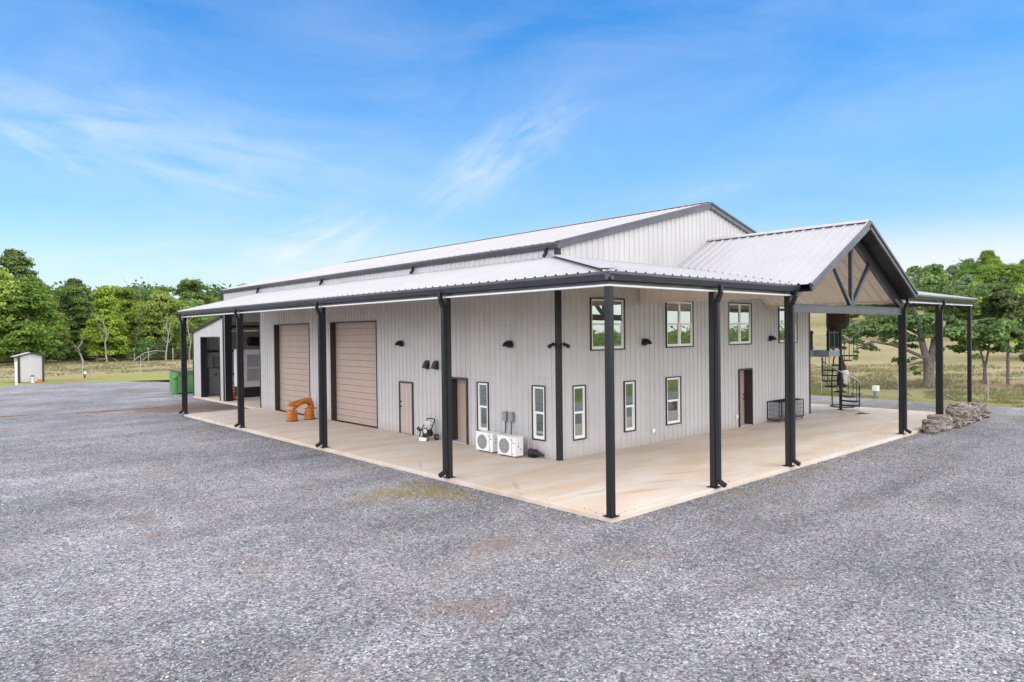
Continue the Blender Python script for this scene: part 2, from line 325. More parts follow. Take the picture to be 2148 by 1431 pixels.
# foliage
def leafmat(name,c1,c2,trans=.3):
    m=bpy.data.materials.new(name); m.use_nodes=True; t=NT(m.node_tree); t.n.clear()
    geo=t.add('ShaderNodeNewGeometry'); oi=t.add('ShaderNodeObjectInfo'); co=t.add('ShaderNodeTexCoord').outputs['Object']
    n=t.noise(co,.55,3,.5); r=t.math('ADD',t.math('MULTIPLY',geo.outputs['Random Per Island'],.5),t.math('MULTIPLY',t.map(n,.35,.65),.5))
    c=t.mix(r,c1,c2); hs=t.add('ShaderNodeHueSaturation'); t.put(hs.inputs['Color'],c)
    t.put(hs.inputs['Hue'],t.map(oi.outputs['Random'],0,1,.482,.518)); t.put(hs.inputs['Value'],t.map(t.math('FRACT',t.math('MULTIPLY',oi.outputs['Random'],7.31)),0,1,.75,1.3)); t.put(hs.inputs['Saturation'],t.map(t.math('FRACT',t.math('MULTIPLY',oi.outputs['Random'],3.77)),0,1,.85,1.05))
    d=t.add('ShaderNodeBsdfDiffuse'); tr=t.add('ShaderNodeBsdfTranslucent'); t.l.new(hs.outputs[0],d.inputs[0]); t.l.new(hs.outputs[0],tr.inputs[0])
    ms=t.add('ShaderNodeMixShader'); ms.inputs[0].default_value=trans; t.l.new(d.outputs[0],ms.inputs[1]); t.l.new(tr.outputs[0],ms.inputs[2])
    o=t.add('ShaderNodeOutputMaterial'); t.l.new(ms.outputs[0],o.inputs[0]); return m
leaf_mid=leafmat('mid_green_leaves',(.095,.165,.035),(.28,.39,.085))
leaf_dark=leafmat('dark_green_leaves',(.065,.115,.035),(.20,.28,.085))
leaf_bright=leafmat('bright_green_leaves',(.15,.25,.035),(.37,.47,.085))
leaf_oak=leafmat('oak_leaves',(.08,.135,.045),(.25,.34,.115))
leaf_haze=leafmat('hazed_green_leaves',(.13,.19,.10),(.30,.40,.22))  # distance haze painted into a paler, bluer leaf colour
grassm=leafmat('grass_blades',(.22,.24,.08),(.44,.38,.22),.5)

# ------------------------------------------------------------------ terrain
def ss(x,a,b):
    x=max(0,min(1,(x-a)/(b-a))); return x*x*(3-2*x)
def gz(x,y):
    h=-.14
    if x>24.5: h-=.18*ss(x,24.5,30)
    h+=12.5*ss(x,48,190)*(.1+.9*ss(y,-60,5))
    h+=.12*noise.noise(Vector((x*.09,y*.09,0)))*ss(abs(x-5)+abs(y-15)*.6,38,60)
    h+=3.5*ss(y,120,200)*ss(x,-60,20)
    return h
def axis(lo,hi,parts):
    out=[]; x=lo
    while x<hi:
        st=next(s for lim,s in parts if x<lim); out.append(x); x+=st
    return out+[hi]
xs=axis(-900,900,[(-150,75),(-40,12),(70,2.0),(240,8),(1e9,80)]); ys=axis(-900,900,[(-150,75),(-50,12),(-20,4),(150,2.5),(300,12),(1e9,80)])
m=MB(); n=len(ys); m.v=[(x,y,gz(x,y)) for x in xs for y in ys]
m.f=[(i*n+j,(i+1)*n+j,(i+1)*n+j+1,i*n+j+1) for i in range(len(xs)-1) for j in range(n-1)]; m.sm=[True]*len(m.f)
tag(m.build('ground',field),kind='structure')
# gravel sheet with an uneven edge
edge=[(-75,-38),(-30,-32),(-9,-19),(3,-14),(10,-10.6),(16,-10.9),(22,-11.2),(25,-9),(24.3,-5.5),(23.6,-2),(24.3,.5),(24.0,4),(24.4,10),(24,22),(24,45),(14,47),(3.4,46.5),(.8,51.5),(-2,53.2),(-3.85,53.6),(-6,52.9),(-7.3,51.3),(-12,50.5),(-40,52),(-75,45)]
ring=[]
random.seed(5)
for (a,b_),(c_,d_) in zip(edge,edge[1:]+edge[:1]):
    L=math.hypot(c_-a,d_-b_); k=max(1,int(L/.5))
    for i in range(k):
        f=i/k; x=a+(c_-a)*f; y=b_+(d_-b_)*f; nn=noise.noise(Vector((x*.6,y*.6,3)))*.5+noise.noise(Vector((x*2.5,y*2.5,7)))*.22
        ring.append((x+nn,y+nn*.8,-.10))
bm=bmesh.new(); vs=[bm.verts.new(p) for p in ring]; f=bm.faces.new(vs); bmesh.ops.triangulate(bm,faces=[f]); bmesh.ops.recalc_face_normals(bm,faces=bm.faces)
me=bpy.data.meshes.new('gravel_yard'); bm.to_mesh(me); me.materials.append(gravel); o=bpy.data.objects.new('gravel_yard',me); S.collection.objects.link(o); tag(o,kind='structure')
# slabs
XL,YF,XR,YE=-3.58,-4.84,18.98,20.36
m=MB()
m.add([(XL,YF,-.12),(XR,YF,-.12),(XR,27.9,-.12),(15.0,27.9,-.12),(XL,YE,-.12)],[])
def prism(m,poly,z0,z1):
    n=len(poly); m.add([(x,y,z0) for x,y in poly]+[(x,y,z1) for x,y in poly],[tuple(range(n,2*n))]+[(k,(k+1)%n,n+(k+1)%n,n+k) for k in range(n)])
m=MB(); prism(m,[(XL,YF),(XR,YF),(XR,26),(15.0,26),(15.0,0.0),(0,0),(0,YE),(XL,YE)],-.16,0)
o=m.build('patio_slab',conc); tag(o,kind='structure')
bv=o.modifiers.new('b','BEVEL'); bv.width=.012; bv.segments=1; bv.limit_method='ANGLE'
m=MB(); prism(m,[(-.12,YE+.01),(15,YE+.01),(15,30.25),(-.03,30.25),(-.12,25.3)],-.16,-.006); tag(m.build('bay_slab',conc),kind='structure')

# ------------------------------------------------------------------ main building
BW,BL,EH,RH=14.985,25.257,6.0,7.9; SL=(RH-EH)/(BW/2)
B=thing('metal_building',(0,0,0),'large light grey metal workshop building with white roof and black trimmed wraparound porch','building')
def part(m,name,mat,parent=B,bevel=0): return m.build(name,mat,parent,bevel=bevel)
top=lambda u: EH-.12+SL*(u if u<BW/2 else BW-u)
wins_f=[(1.30,2.83,2.99,4.51,2),(4.93,6.46,2.99,4.51,2),(8.67,10.26,3.0,4.52,2),(12.35,13.87,3.0,4.5,2),(.51,1.06,.49,2.03,1),(2.78,3.32,.49,2.03,1),(4.90,5.71,.49,2.04,1)]
door_f=(9.36,10.28,0,2.10)
op=[w[:4] for w in wins_f]+[door_f]
m=MB(); m.ribbed((0,0,0),(1,0,0),(0,0,1),(0,-1,0),.02,BW-.02,0,top,op,phase=.02,extra=(BW/2,)); part(m,'front_wall',siding)
wins_l=[(2.98,3.53,.49,2.02,1),(.51,1.05,.48,2.03,1)]
opl=[w[:4] for w in wins_l]+[(4.03,5.05,0,2.10),(9.48,13.03,0,4.03),(15.0,18.56,0,4.02),(20.36,25.0,0,5.25)]
m=MB(); m.ribbed((0,0,0),(0,1,0),(0,0,1),(-1,0,0),.02,BL-.02,0,EH-.1,opl,phase=.05); part(m,'side_wall',siding)
m=MB(); m.ribbed((BW,0,0),(0,1,0),(0,0,1),(1,0,0),.02,BL-.02,0,EH-.1,[(3.0,3.95,2.6,4.7)]); part(m,'side_wall',siding)
m=MB(); m.ribbed((0,BL,0),(1,0,0),(0,0,1),(0,1,0),.02,BW-.02,lambda u:4.3,top,extra=(BW/2,)); part(m,'rear_wall',siding)
# interior bay behind the opening
m=MB(); m.ribbed((0.05,20.33,0),(1,0,0),(0,0,1),(0,1,0),0,9,0,5.8,period=.3); m.ribbed((9,20.4,0),(0,1,0),(0,0,1),(-1,0,0),0,4.9,0,5.8,period=.3); part(m,'bay_wall',siding)
m=MB(); m.box(.02,14.9,.05,20.3,5.3,5.34); part(m,'ceiling',dark)
m=MB(); m.box(.012,.37,25.01,25.24,0,5.8); m.box(.012,.30,20.345,20.40,0,5.24); m.box(.012,.3,20.40,25.01,5.24,5.45); m.box(.3,.5,20.4,25.0,4.55,4.8)
m.box(.5,9,20.5,20.6,3.1,3.2); part(m,'bay_frame',black)
# corner trims
m=MB()
for x0,x1,y0,y1 in ((-.035,.10,-.035,.0),(-.035,0,0,.10)): m.box(x0,x1,y0,y1,0,EH-.1)
m.box(BW-.10,BW+.035,-.035,0,0,EH-.1); m.box(BW,BW+.035,0,.1,0,EH-.1)
m.box(-.035,-.001,BL-.12,BL+.035,.001,EH-.1); m.box(-.033,0,20.28,20.35,0,5.25); part(m,'corner_trim',black)
# main roof
ov=.07; U2=Vector((1,0,SL)).normalized()
m=MB(); m.ribbed((-ov,0,EH+.0-SL*ov+.02),(0,1,0),(1,0,SL),(-SL*.97,0,.97),-ov,BL+ov,0,BW/2+ov,period=.3,h=.03)
m.ribbed((BW+ov,0,EH-SL*ov+.02),(0,1,0),(-1,0,SL),(SL*.97,0,.97),-ov,BL+ov,0,BW/2+ov,period=.3,h=.03)
m.bar((BW/2,-ov,RH+.05),(BW/2,BL+ov,RH+.05),.3,.02); ro=part(m,'roof',roofm)
m=MB(); m.lathe((1.89,6.91,6.40),[(.03,0),(.03,.26),(.05,.26),(.05,.30),(.0,.32)]); m.lathe((1.89,6.91,6.46),[(.11,0),(.05,.08)]); m.build('roof_vent',vinyl,ro)
# gutters, rakes
def gutter(m,p,q,out,z,h=.16,d=.13):
    m.extrude([(0,0),(d,0),(d,-.05),(d-.045,-h+.03),(d-.06,-h),(0,-h)],(p[0],p[1],z),(q[0],q[1],z),out,(0,0,1))
m=MB(); gutter(m,(0-.005,-ov-.02),(-.005,BL+ov),(-1,0,0),EH+.0,.18); part(m,'gutter',trim); m=MB(); gutter(m,(BW+.005,-ov),(BW+.005,BL+ov),(1,0,0),EH,.18); part(m,'gutter',trim)
m=MB()
for sy in (-ov,BL+ov):
    for a,b_ in (((-ov-.02,sy,EH-.085),(BW/2,sy,RH-.065)),((BW+ov+.02,sy,EH-.085),(BW/2,sy,RH-.065))):
        m.bar(a,b_,.05,.21)
part(m,'rake_trim',trim)
m=MB()
for a,b_ in (((-ov,-ov-.035,EH+.0),(BW/2,-ov-.035,RH+.02)),((BW+ov,-ov-.035,EH),(BW/2,-ov-.035,RH+.02))): m.bar(a,b_,.04,.06)
part(m,'rake_cap',trim)
for y in (.34,6.86,13.6,20.2):
    m=MB(); m.bar((-.12,y,EH-.15),(-.12,y,EH-.30),.09,.07); m.bar((-.12,y,EH-.28),(-.2,y-.0,EH-.38),.09,.07); part(m,'downspout',black)
# windows
def window(axis,a0,a1,z0,z1,cols):
    def bx(m,u0,u1,d0,d1,z0,z1):
        if axis=='x': m.box(u0,u1,-d1,-d0,z0,z1)
        else: m.box(-d1,-d0,u0,u1,z0,z1)
    t_=.042; m=MB()
    bx(m,a0-.005,a0+t_-.01,-.06,.045,z0,z1); bx(m,a1-t_+.01,a1+.005,-.06,.045,z0,z1); bx(m,a0+t_-.01,a1-t_+.01,-.06,.045,z1-t_+.01,z1+.005); bx(m,a0+t_-.01,a1-t_+.01,-.06,.045,z0-.005,z0+t_-.01)
    w=part(m,'window',brownt)
    a0+=.034;a1-=.034;z0+=.034;z1-=.034; m=MB(); fw=.055
    if cols==2 : fw=.05
    bx(m,a0,a0+fw,-.05,.02,z0,z1);bx(m,a1-fw,a1,-.05,.02,z0,z1);bx(m,a0+fw,a1-fw,-.05,.02,z1-fw,z1);bx(m,a0+fw,a1-fw,-.05,.02,z0,z0+fw)
    zm=(z0+z1)/2; cells=[(a0+fw,a1-fw)]
    if cols==2:
        c=(a0+a1)/2; bx(m,c-.045,c+.045,-.05,.018,z0+fw,z1-fw); cells=[(a0+fw,c-.045),(c+.045,a1-fw)]
    for u0,u1 in cells:
        bx(m,u0,u1,-.04,.012,zm-.03,zm+.03)
        bx(m,u0,u0+.028,-.045,.004,z0+fw,zm-.03);bx(m,u1-.028,u1,-.045,.004,z0+fw,zm-.03);bx(m,u0+.028,u1-.028,-.045,.004,z0+fw,z0+fw+.028)
    m.build('frame',vinyl,w)
    m=MB()
    for u0,u1 in cells:
        for za,zb,d in ((zm+.03,z1-fw,-.008),(z0+fw+.028,zm-.03,-.02)):
            if axis=='x': m.add([(u0,-d,za),(u1,-d,za),(u1,-d,zb),(u0,-d,zb)],[(0,1,2,3)])
            else: m.add([(-d,u0,za),(-d,u1,za),(-d,u1,zb),(-d,u0,zb)],[(3,2,1,0)])
    m.build('pane',glass,w)
for w in wins_f: window('x',*w)
for w in wins_l: window('y',*w)
# garage doors (recessed sectional)
for y0,y1 in ((9.48,13.03),(15.0,18.56)):
    m=MB(); zt=4.02; N_=16; hh_=(zt+.0)/N_
    for k in range(N_):
        z0=k*hh_+.004; m.box(.20,.25,y0-.02,y1+.02,z0,z0+hh_-.016)
    dd=part(m,'garage_door',tan)
    m=MB(); m.box(.235,.262,y0,y1,0,zt); m.build('joint_shade',pmat('tan_joint_shade',(.25,.19,.165),.6),dd)  # backing coloured darker to paint shade into the gaps between door sections
    m=MB(); m.box(-.045,.20,y1,y1+.03,0,zt+.03); m.box(-.045,.20,y0-.03,y0,0,zt+.03); m.box(-.045,.20,y0,y1,zt,zt+.03); m.build('door_frame',brownt,dd)
# personnel doors
def pdoor(axis,u0,u1,h,rec,handle,panels=True,thr=True):
    def bx(m,a,b_,d0,d1,z0,z1):
        if axis=='x': m.box(a,b_,min(d0,d1),max(d0,d1),z0,z1)
        else: m.box(min(d0,d1),max(d0,d1),a,b_,z0,z1)
    m=MB(); bx(m,u0+.04,u1-.04,rec,rec+.05,.02,h-.04)
    if panels:
        w=(u1-u0-.08)
        for pa,pb in ((.10,.46),(.54,.90)):
            for z0,z1 in ((.25,.85),(1.05,1.6),(1.68,1.92)):
                a,b_=u0+.04+w*pa,u0+.04+w*pb
                for q in ((a,b_,z0,z0+.012),(a,b_,z1-.012,z1),(a,a+.012,z0,z1),(b_-.012,b_,z0,z1)): bx(m,q[0],q[1],rec-.006,rec,q[2],q[3])
    d=part(m,'door',tan)
    m=MB(); o_=-.05
    bx(m,u0-.02,u0+.04,o_,rec+.06,0,h);bx(m,u1-.04,u1+.02,o_,rec+.06,0,h);bx(m,u0+.04,u1-.04,o_,rec+.06,h-.04,h+.02); m.build('door_frame',brownt,d)
    if thr: m=MB(); bx(m,u0+.04,u1-.04,-.02,rec,0.002,.02); m.build('threshold',ltgrey,d)
    m=MB(); hu=u0+.10 if handle<0 else u1-.10
    for z in (.95,1.12):
        if axis=='x': m.tube([(hu,rec-.05,z),(hu,rec,z)],.028,10)
        else: m.tube([(rec-.05,hu,z),(rec,hu,z)],.028,10)
    m.build('handle',black,d)
pdoor('x',9.36,10.28,2.1,.28,1); pdoor('y',4.03,5.05,2.1,.34,-1); pdoor('y',7.09,7.93,1.83,-.02,1,False,True)
# ---- porch
DL,DF,ZB,ZE,ZJ=3.51,4.758,4.41,4.664,5.6
XE,YO=-3.76,-5.01; XRE=19.16; YRE=20.44
sl=(ZJ-ZE)/3.76; sf=(ZJ-ZE)/5.01; GX,GZ,GS,GE=7.49,6.60,.52,3.72
zf=lambda y: ZE+sf*(y-YO)
m=MB()
m.ribbed((XE,0,ZE),(0,1,0),(1,0,sl),(-sl,0,1),YO,YRE,0,lambda y:3.76*min(1,max(0,(y-YO)/(0-YO))),period=.3,extra=(0,))
def lo_f(x):
    g=abs(x-GX)
    if g<GE:
        zg=GZ-GS*g; return min(5.01,max(0,(zg-ZE)/sf))
    return 0
hi_f=lambda x:5.01*min(1,max(0,(x-XE)/(0-XE)))
gi=GX-(GZ-ZJ)/GS
m.ribbed((0,YO,ZE),(1,0,0),(0,1,sf),(0,-sf,1),XE,gi,lo_f,hi_f,period=.3,extra=(0,GX-GE))
part(m,'porch_roof',roofm); m=MB(); m.ribbed((0,YO,ZE),(1,0,0),(0,1,sf),(0,-sf,1),2*GX-gi,XRE,lo_f,hi_f,period=.3,extra=(GX+GE,)); part(m,'porch_roof',roofm); m=MB()
m.bar((XE+.1,YO+.13,ZE+.065),(-.02,-.02,ZJ+.045),.34,.012,up=(0,0,1))
part(m,'hip_cap',roofm)
m=MB(); Y0=-5.30
vm=lambda y: min(GE,(GZ-zf(y))/GS) if y>YO else GE
m.ribbed((GX,0,GZ+.02),(0,1,0),(-1,0,-GS),(-GS*.88,0,.88),Y0,-.03,0,vm,period=.31,h=.035,w=.06,extra=(YO,))
m.ribbed((GX,0,GZ+.02),(0,1,0),(1,0,-GS),(GS*.88,0,.88),Y0,-.03,0,vm,period=.31,h=.035,w=.06,extra=(YO,))
m.extrude([(-.14,-.035),(0,.045),(.14,-.035),(.14,-.05),(0,.03),(-.14,-.05)],(GX,Y0,GZ+.055),(GX,-.04,GZ+.055),(1,0,0),(0,0,1))
part(m,'gable_roof',roofm)
# liners under the roofs
m=MB(); e_=.07
m.ribbed((XE+.2,0,ZE-.14+sl*.2),(0,1,0),(1,0,sl),(sl,0,-1),YO+.2,YRE-.1,0,lambda y:3.52*min(1,max(0,(y-YO-.2)/(-YO-.2))),period=.3,h=.015,extra=(0,))
m.ribbed((0,YO+.2,ZE-.14+sf*.2),(1,0,0),(0,1,sf),(0,sf,-1),XE+.2,3.56,0,lambda x:4.78*min(1,max(0,(x-XE-.2)/(-XE-.2))),period=.3,h=.015,extra=(0,))
m.ribbed((0,YO+.2,ZE-.14+sf*.2),(1,0,0),(0,1,sf),(0,sf,-1),11.43,XRE-.1,0,4.78,period=.3,h=.015)
part(m,'porch_ceiling',liner)
m=MB()
for sx_ in (-1,1):
    m.ribbed((GX,0,GZ-.12),(0,1,0),(sx_,0,-GS),(-sx_*GS*.0,0,-1),-4.70,-.035,.0,3.92,period=.3,h=.045,w=.05)
part(m,'gable_ceiling',liner)
m=MB(); m.ribbed((3.58,0,0),(0,1,0),(0,0,1),(-1,0,0),-4.70,-.04,4.41,lambda y:zf(y)-.1,period=.3,h=.015); m.ribbed((11.41,0,0),(0,1,0),(0,0,1),(1,0,0),-4.70,-.04,4.41,lambda y:zf(y)-.1,period=.3,h=.015)
m.box(3.57,3.63,-4.7,-.04,4.38,4.41); m.box(11.36,11.42,-4.7,-.04,4.38,4.41); part(m,'gable_side_panel',liner)
# gutters, beams, white strip
m=MB(); gutter(m,(XE+.13,YO+.02),(XE+.13,YRE),(-1,0,0),ZE,.16)
gutter(m,(XE-.0,YO+.13),(3.80,YO+.13),(0,-1,0),ZE,.16); part(m,'gutter',trim); m=MB(); gutter(m,(11.22,YO+.13),(XRE,YO+.13),(0,-1,0),ZE,.16)
part(m,'gutter',trim)
m=MB(); m.box(-3.57,-3.47,-4.81,YRE-.1,ZB+.022,ZE-.10)
m.box(-3.47,3.62,-4.81,-4.71,ZB+.022,ZE-.10); part(m,'porch_beam',trim); m=MB(); m.box(11.36,XRE-.1,-4.81,-4.71,ZB+.022,ZE-.10); m.box(18.86,18.96,-4.71,-.1,ZB+.022,ZE-.10)
part(m,'porch_beam',trim)
m=MB(); m.box(-3.60,-3.46,-4.84,YRE-.1,ZB-.014,ZB+.021); m.box(-3.46,3.62,-4.84,-4.70,ZB-.014,ZB+.021); part(m,'soffit_trim',white); m=MB(); m.box(11.36,XRE-.08,-4.84,-4.70,ZB-.014,ZB+.021); part(m,'soffit_trim',white)
m=MB(); m.bar((XRE+.0,YO+.1,ZE-.05),(XRE,0,ZJ-.05),.05,.15); m.bar((XE+.12,YRE,ZE-.05),(-.04,YRE,ZJ-.05),.05,.15); part(m,'rake_trim',trim)
# posts
def post(x,y,ds=None,w=.13):
    m=MB(); m.box(x-w/2,x+w/2,y-w/2,y+w/2,0.01,ZB); p=part(m,'porch_post',black,bevel=.006)
    m=MB(); m.box(x-.12,x+.12,y-.12,y+.12,0.001,.012); m.build('base_plate',black,p)
    if ds:
        dx,dy=ds; c=Vector((x,y,0))+Vector((dx,dy,0))*(w/2+.055); o_=Vector((dx,dy,0)); sd_=Vector((abs(dy),abs(dx),0))
        m=MB(); upv=o_
        g0=c+o_*.10
        m.bar(g0+Vector((0,0,ZE-.14)),g0+Vector((0,0,4.43)),.11,.09,up=upv) if False else None
        def seg(a,b_): m.bar(a,b_,.10,.085,up=(dy,dx,0) if False else o_)
        G=Vector((x+dx*.21,y+dy*.21,ZE-.13)); H=Vector((x+dx*.21,y+dy*.21,ZE-.27)); I=c+Vector((0,0,4.16)); J=c+Vector((0,0,.16)); K=c+o_*.17+Vector((0,0,.07))
        for a,b_ in ((G,H),(H,I),(I,J),(J,K)): seg(a,b_)
        part(m,'downspout',black)
post(-DL,-DF)
for y in (.367,6.843,13.569,20.281): post(-DL,y,(-1,0))
for x in (.07,3.59,11.455,15.109): post(x,-DF,(0,-1))
post(18.905,-DF)
# gable truss
yt=-DF
m=MB(); m.box(3.62,11.38,yt-.06,yt+.06,3.98,4.20); m.box(3.62,11.38,yt-.085,yt+.085,3.975,4.0); m.box(3.62,11.38,yt-.085,yt+.085,4.18,4.205); part(m,'tie_beam',trim)
for s_ in (-1,1):
    m=MB(); m.bar((GX+s_*.0,yt,6.27),(GX+s_*3.86,yt,4.27),.12,.22,up=(0,1,0)) if False else m.bar((GX,yt,6.27),(GX+s_*3.88,yt,4.26),.12,.20)
    m.bar((GX,yt-.0,6.38),(GX+s_*3.9,yt,4.36),.20,.02); part(m,'rafter',trim)
    m=MB(); m.bar((GX+s_*.06,yt,4.22),(GX+s_*1.32,yt,5.48),.10,.11); part(m,'brace',trim)
    m=MB(); m.bar((GX,Y0,GZ-.075),(GX+s_*(GE+.02),Y0,GZ-.075-GS*(GE+.02)),.05,.19); m.bar((GX,Y0-.03,GZ+.0),(GX+s_*(GE+.03),Y0-.03,GZ-GS*(GE+.03)),.05,.07)
    part(m,'rake_trim',trim)
    m=MB(); m.add([(GX,Y0+.02,GZ-.17),(GX,-4.7,GZ-.17),(GX+s_*GE,-4.7,GZ-.17-GS*GE),(GX+s_*GE,Y0+.02,GZ-.17-GS*GE)],[(0,1,2,3)]); part(m,'gable_soffit',black)
m=MB(); m.box(GX-.06,GX+.06,yt-.05,yt+.05,4.2,6.2); part(m,'king_post',trim)
# ---- fittings on the walls, each a thing of its own
def wall_light(x,y,nrm,label):
    r=thing('wall_light',(x,y,3.2),label,'wall lamp','black half dome lamps along the porch walls',rz=math.atan2(nrm[1],nrm[0]))
    m=MB(); n=12
    vs=[(0.02,-.17,-.02),(0.02,.17,-.02)]
    prof=[]
    for i in range(5):
        a=i/4*math.pi/2
        for k in range(n+1):
            b_=-math.pi/2+math.pi*k/n
            prof.append((.03+.24*math.cos(a)*math.cos(b_),.17*math.cos(a)*math.sin(b_),-.07+.18*math.sin(a)))
    fs=[(i*(n+1)+k,i*(n+1)+k+1,(i+1)*(n+1)+k+1,(i+1)*(n+1)+k) for i in range(4) for k in range(n)]
    m.add(prof,fs,True); m.build('shade',black,r)
    m=MB(); m.box(0,.04,-.09,.09,-.11,.1); m.build('mounting_plate',black,r)
    m=MB(); m.add([(.04+.18*math.cos(-math.pi/2+math.pi*k/8),.13*math.sin(-math.pi/2+math.pi*k/8),-.072) for k in range(9)],[tuple(range(9))]); m.build('lens',ltgrey,r)
wall_light(-.03,7.75,(-1,0),'black half dome wall lamp above the narrow door, beside the garage doors')
wall_light(-.03,1.96,(-1,0),'black half dome wall lamp on the side wall above the air conditioners')
wall_light(3.78,-.03,(0,-1),'black half dome wall lamp between the two nearest upper windows')
wall_light(11.63,-.03,(0,-1),'black half dome wall lamp on the front wall past the third upper window')
for i,y in enumerate((6.17,5.65)):
    r=thing('vent_hood',(-.03,y,2.47),('small dark vent hood on the side wall, the one farther from the black post','small dark vent hood on the side wall, the one next to the black post')[i],'vent','pair of vent hoods on the side wall')
    m=MB(); m.extrude([(0,-.11),(0,.13),(-.07,.13),(-.17,-.06),(-.17,-.11)],(0,-.09,0),(0,.09,0),(1,0,0),(0,0,1)); m.build('hood',brownt,r)
    m=MB(); m.box(-.012,.0,-.12,.12,-.14,.16); m.build('flange',brownt,r)
for i,(x,y,dx,dy) in enumerate(((-.035,.14,-1,.35),(.16,-.035,.35,-1))):
    r=thing('security_light',(x,y,3.2),('small black security lamp on the side wall at the building corner','small black security lamp on the front wall at the building corner')[i],'security lamp','twin security lamps at the corner trim')
    m=MB(); d_=Vector((dx,dy,0)).normalized(); m.tube([(0,0,0),tuple(d_*.04)],.05,10); m.build('mounting_plate',black,r)
    m=MB(); m.tube([tuple(d_*.05+Vector((0,0,.0))),tuple(d_*.10+Vector((0,0,-.03))),tuple(d_*.17+Vector((0,0,-.08)))],[.03,.05,.055],10); m.build('lamp_head',black,r)
for i,x in enumerate((4.18,9.15)):
    r=thing('power_outlet',(x,-.028,.38),('white covered power outlet low on the front wall between the tall windows','white covered power outlet low beside the front door')[i],'outlet','outlets low on the front wall')
    m=MB(); m.box(-.06,.06,-.05,0,-.08,.08); m.build('cover',white,r,bevel=.008); m=MB(); m.box(-.05,.05,-.052,-.05,-.07,-.03); m.build('socket',greym,r)
for i,y in enumerate((2.16,1.90)):
    r=thing('disconnect_box',(-.03,y,1.06),('grey electrical disconnect box, the one nearer the garage doors, its conduit running down','grey electrical disconnect box, the one nearer the building corner, its conduit running down')[i],'electrical box','disconnect boxes above the air conditioners')
    m=MB(); m.box(-.10,0,-.08,.08,-.14,.14); m.build('cabinet',greym,r,bevel=.008)
    m=MB(); m.tube([(-.05,0,-.14),(-.05,-.02,-.3),(-.12,-.07,-.52),(-.22,-.1,-.60)],.016,8); m.build('conduit',rubber,r)
# ---- air conditioners
for i,(y0,y1,xb) in enumerate(((2.13,2.90,-.30),(1.10,1.87,-.34))):
    r=thing('air_conditioner',(xb,y0,0),('white outdoor air conditioner unit below the tall window, the one nearer the open door recess','white outdoor air conditioner unit nearest the building corner, under the conduits')[i],'air conditioner','outdoor air conditioners by the side wall')
    Wd=y1-y0; Dp=.31; m=MB(); m.box(-Dp,0,0,Wd,.05,.57); m.build('casing',white,r,bevel=.012)
    m=MB(); m.box(-Dp-.012,.012,-.012,Wd+.012,.565,.595); m.build('lid',white,r,bevel=.006)
    m=MB(); m.box(-Dp+.02,-.02,.08,.14,0,.05); m.box(-Dp+.02,-.02,Wd-.14,Wd-.08,0,.05); m.build('foot',greym,r)
    cy,cz,rr=Wd-.30,.31,.215; xf=-Dp-.003
    m=MB(); m.add([(xf,cy+rr*math.cos(a*math.pi/16),cz+rr*math.sin(a*math.pi/16)) for a in range(32)],[tuple(range(31,-1,-1))]); m.build('fan_opening',pmat('fan_shadow_grey',(.22,.2,.19),.7),r)
    m=MB()
    for q in (.07,.115,.16,.205): m.tube([(xf-.012,cy+q*math.cos(a*math.pi/12),cz+q*math.sin(a*math.pi/12)) for a in range(25)],.004,5)
    for a in range(12): m.tube([(xf-.01,cy+.03*math.cos(a*math.pi/6),cz+.03*math.sin(a*math.pi/6)),(xf-.01,cy+.22*math.cos(a*math.pi/6),cz+.22*math.sin(a*math.pi/6))],.004,5)
    m.build('fan_grille',ltgrey,r)
    m=MB(); m.box(xf-.003,xf+.002,.14,.155,.07,.55); m.build('panel_seam',greym,r)
    m=MB(); m.add([(xf-.004,.13,.52),(xf-.004,.09,.52),(xf-.004,.13,.48)],[(0,1,2)]); m.box(xf-.004,xf,.20,.22,.505,.53); m.build('emblem',bluem,r)
    m=MB(); m.box(xf-.004,xf,.03,.10,.41,.44); m.build('name_badge',redm,r)
    m=MB(); m.box(xf-.004,xf,.08,.13,.09,.11); m.box(-.2,-.17,-.004,0,.3,.34); m.box(-.12,-.09,-.004,0,.22,.25); m.box(-.2,-.17,-.004,0,.40,.42); m.build('label_plate',rubber,r)
# blower by the corner
r=thing('fan_motor',(-.16,.80,0),'small dark blue-black motor lying by the air conditioner at the wall','motor')
m=MB(); m.tube([(0,-.02,.14),(0,.22,.13)],[.10,.11],14); m.build('housing',pmat('dark_navy_enamel',(.015,.022,.035),.35),r)
m=MB(); m.tube([(0,-.02,.14),(0,-.22,.11),(.02,-.30,.09)],[.085,.05,.03],12); m.build('nozzle',rubber,r)
m=MB(); m.box(-.1,.1,0,.2,0.0,.035); m.build('base',rubber,r)
# ---- pressure washer
r=thing('pressure_washer',(-.36,5.72,0),'folded pressure washer with black frame and white panel leaning by the side wall','pressure washer',rz=rad(15))
m=MB()
for s_ in (-.2,.2):
    m.tube([(-.26,s_,.03),(-.12,s_,.32),(.12,s_*.9,.62),(.16,s_*.8,.68)],.018,8); m.tube([(.12,s_,.08),(-.1,s_,.38)],.016,8)
m.tube([(.16,-.16,.68),(.2,0,.7),(.16,.16,.68)],.02,8); m.tube([(-.26,-.2,.03),(-.26,.2,.03)],.016,8); m.build('frame',black,r)
m=MB(); m.tube([(-.12,.02,.30),(.1,.02,.26)],.13,14); m.box(-.12,.06,-.14,.14,.14,.22); m.build('engine',rubber,r)
m=MB(); m.tube([(-.135,.02,.31),(-.12,.02,.31)],.075,14); m.box(-.1,.0,-.12,.12,.36,.42); m.build('cowl',ltgrey,r)
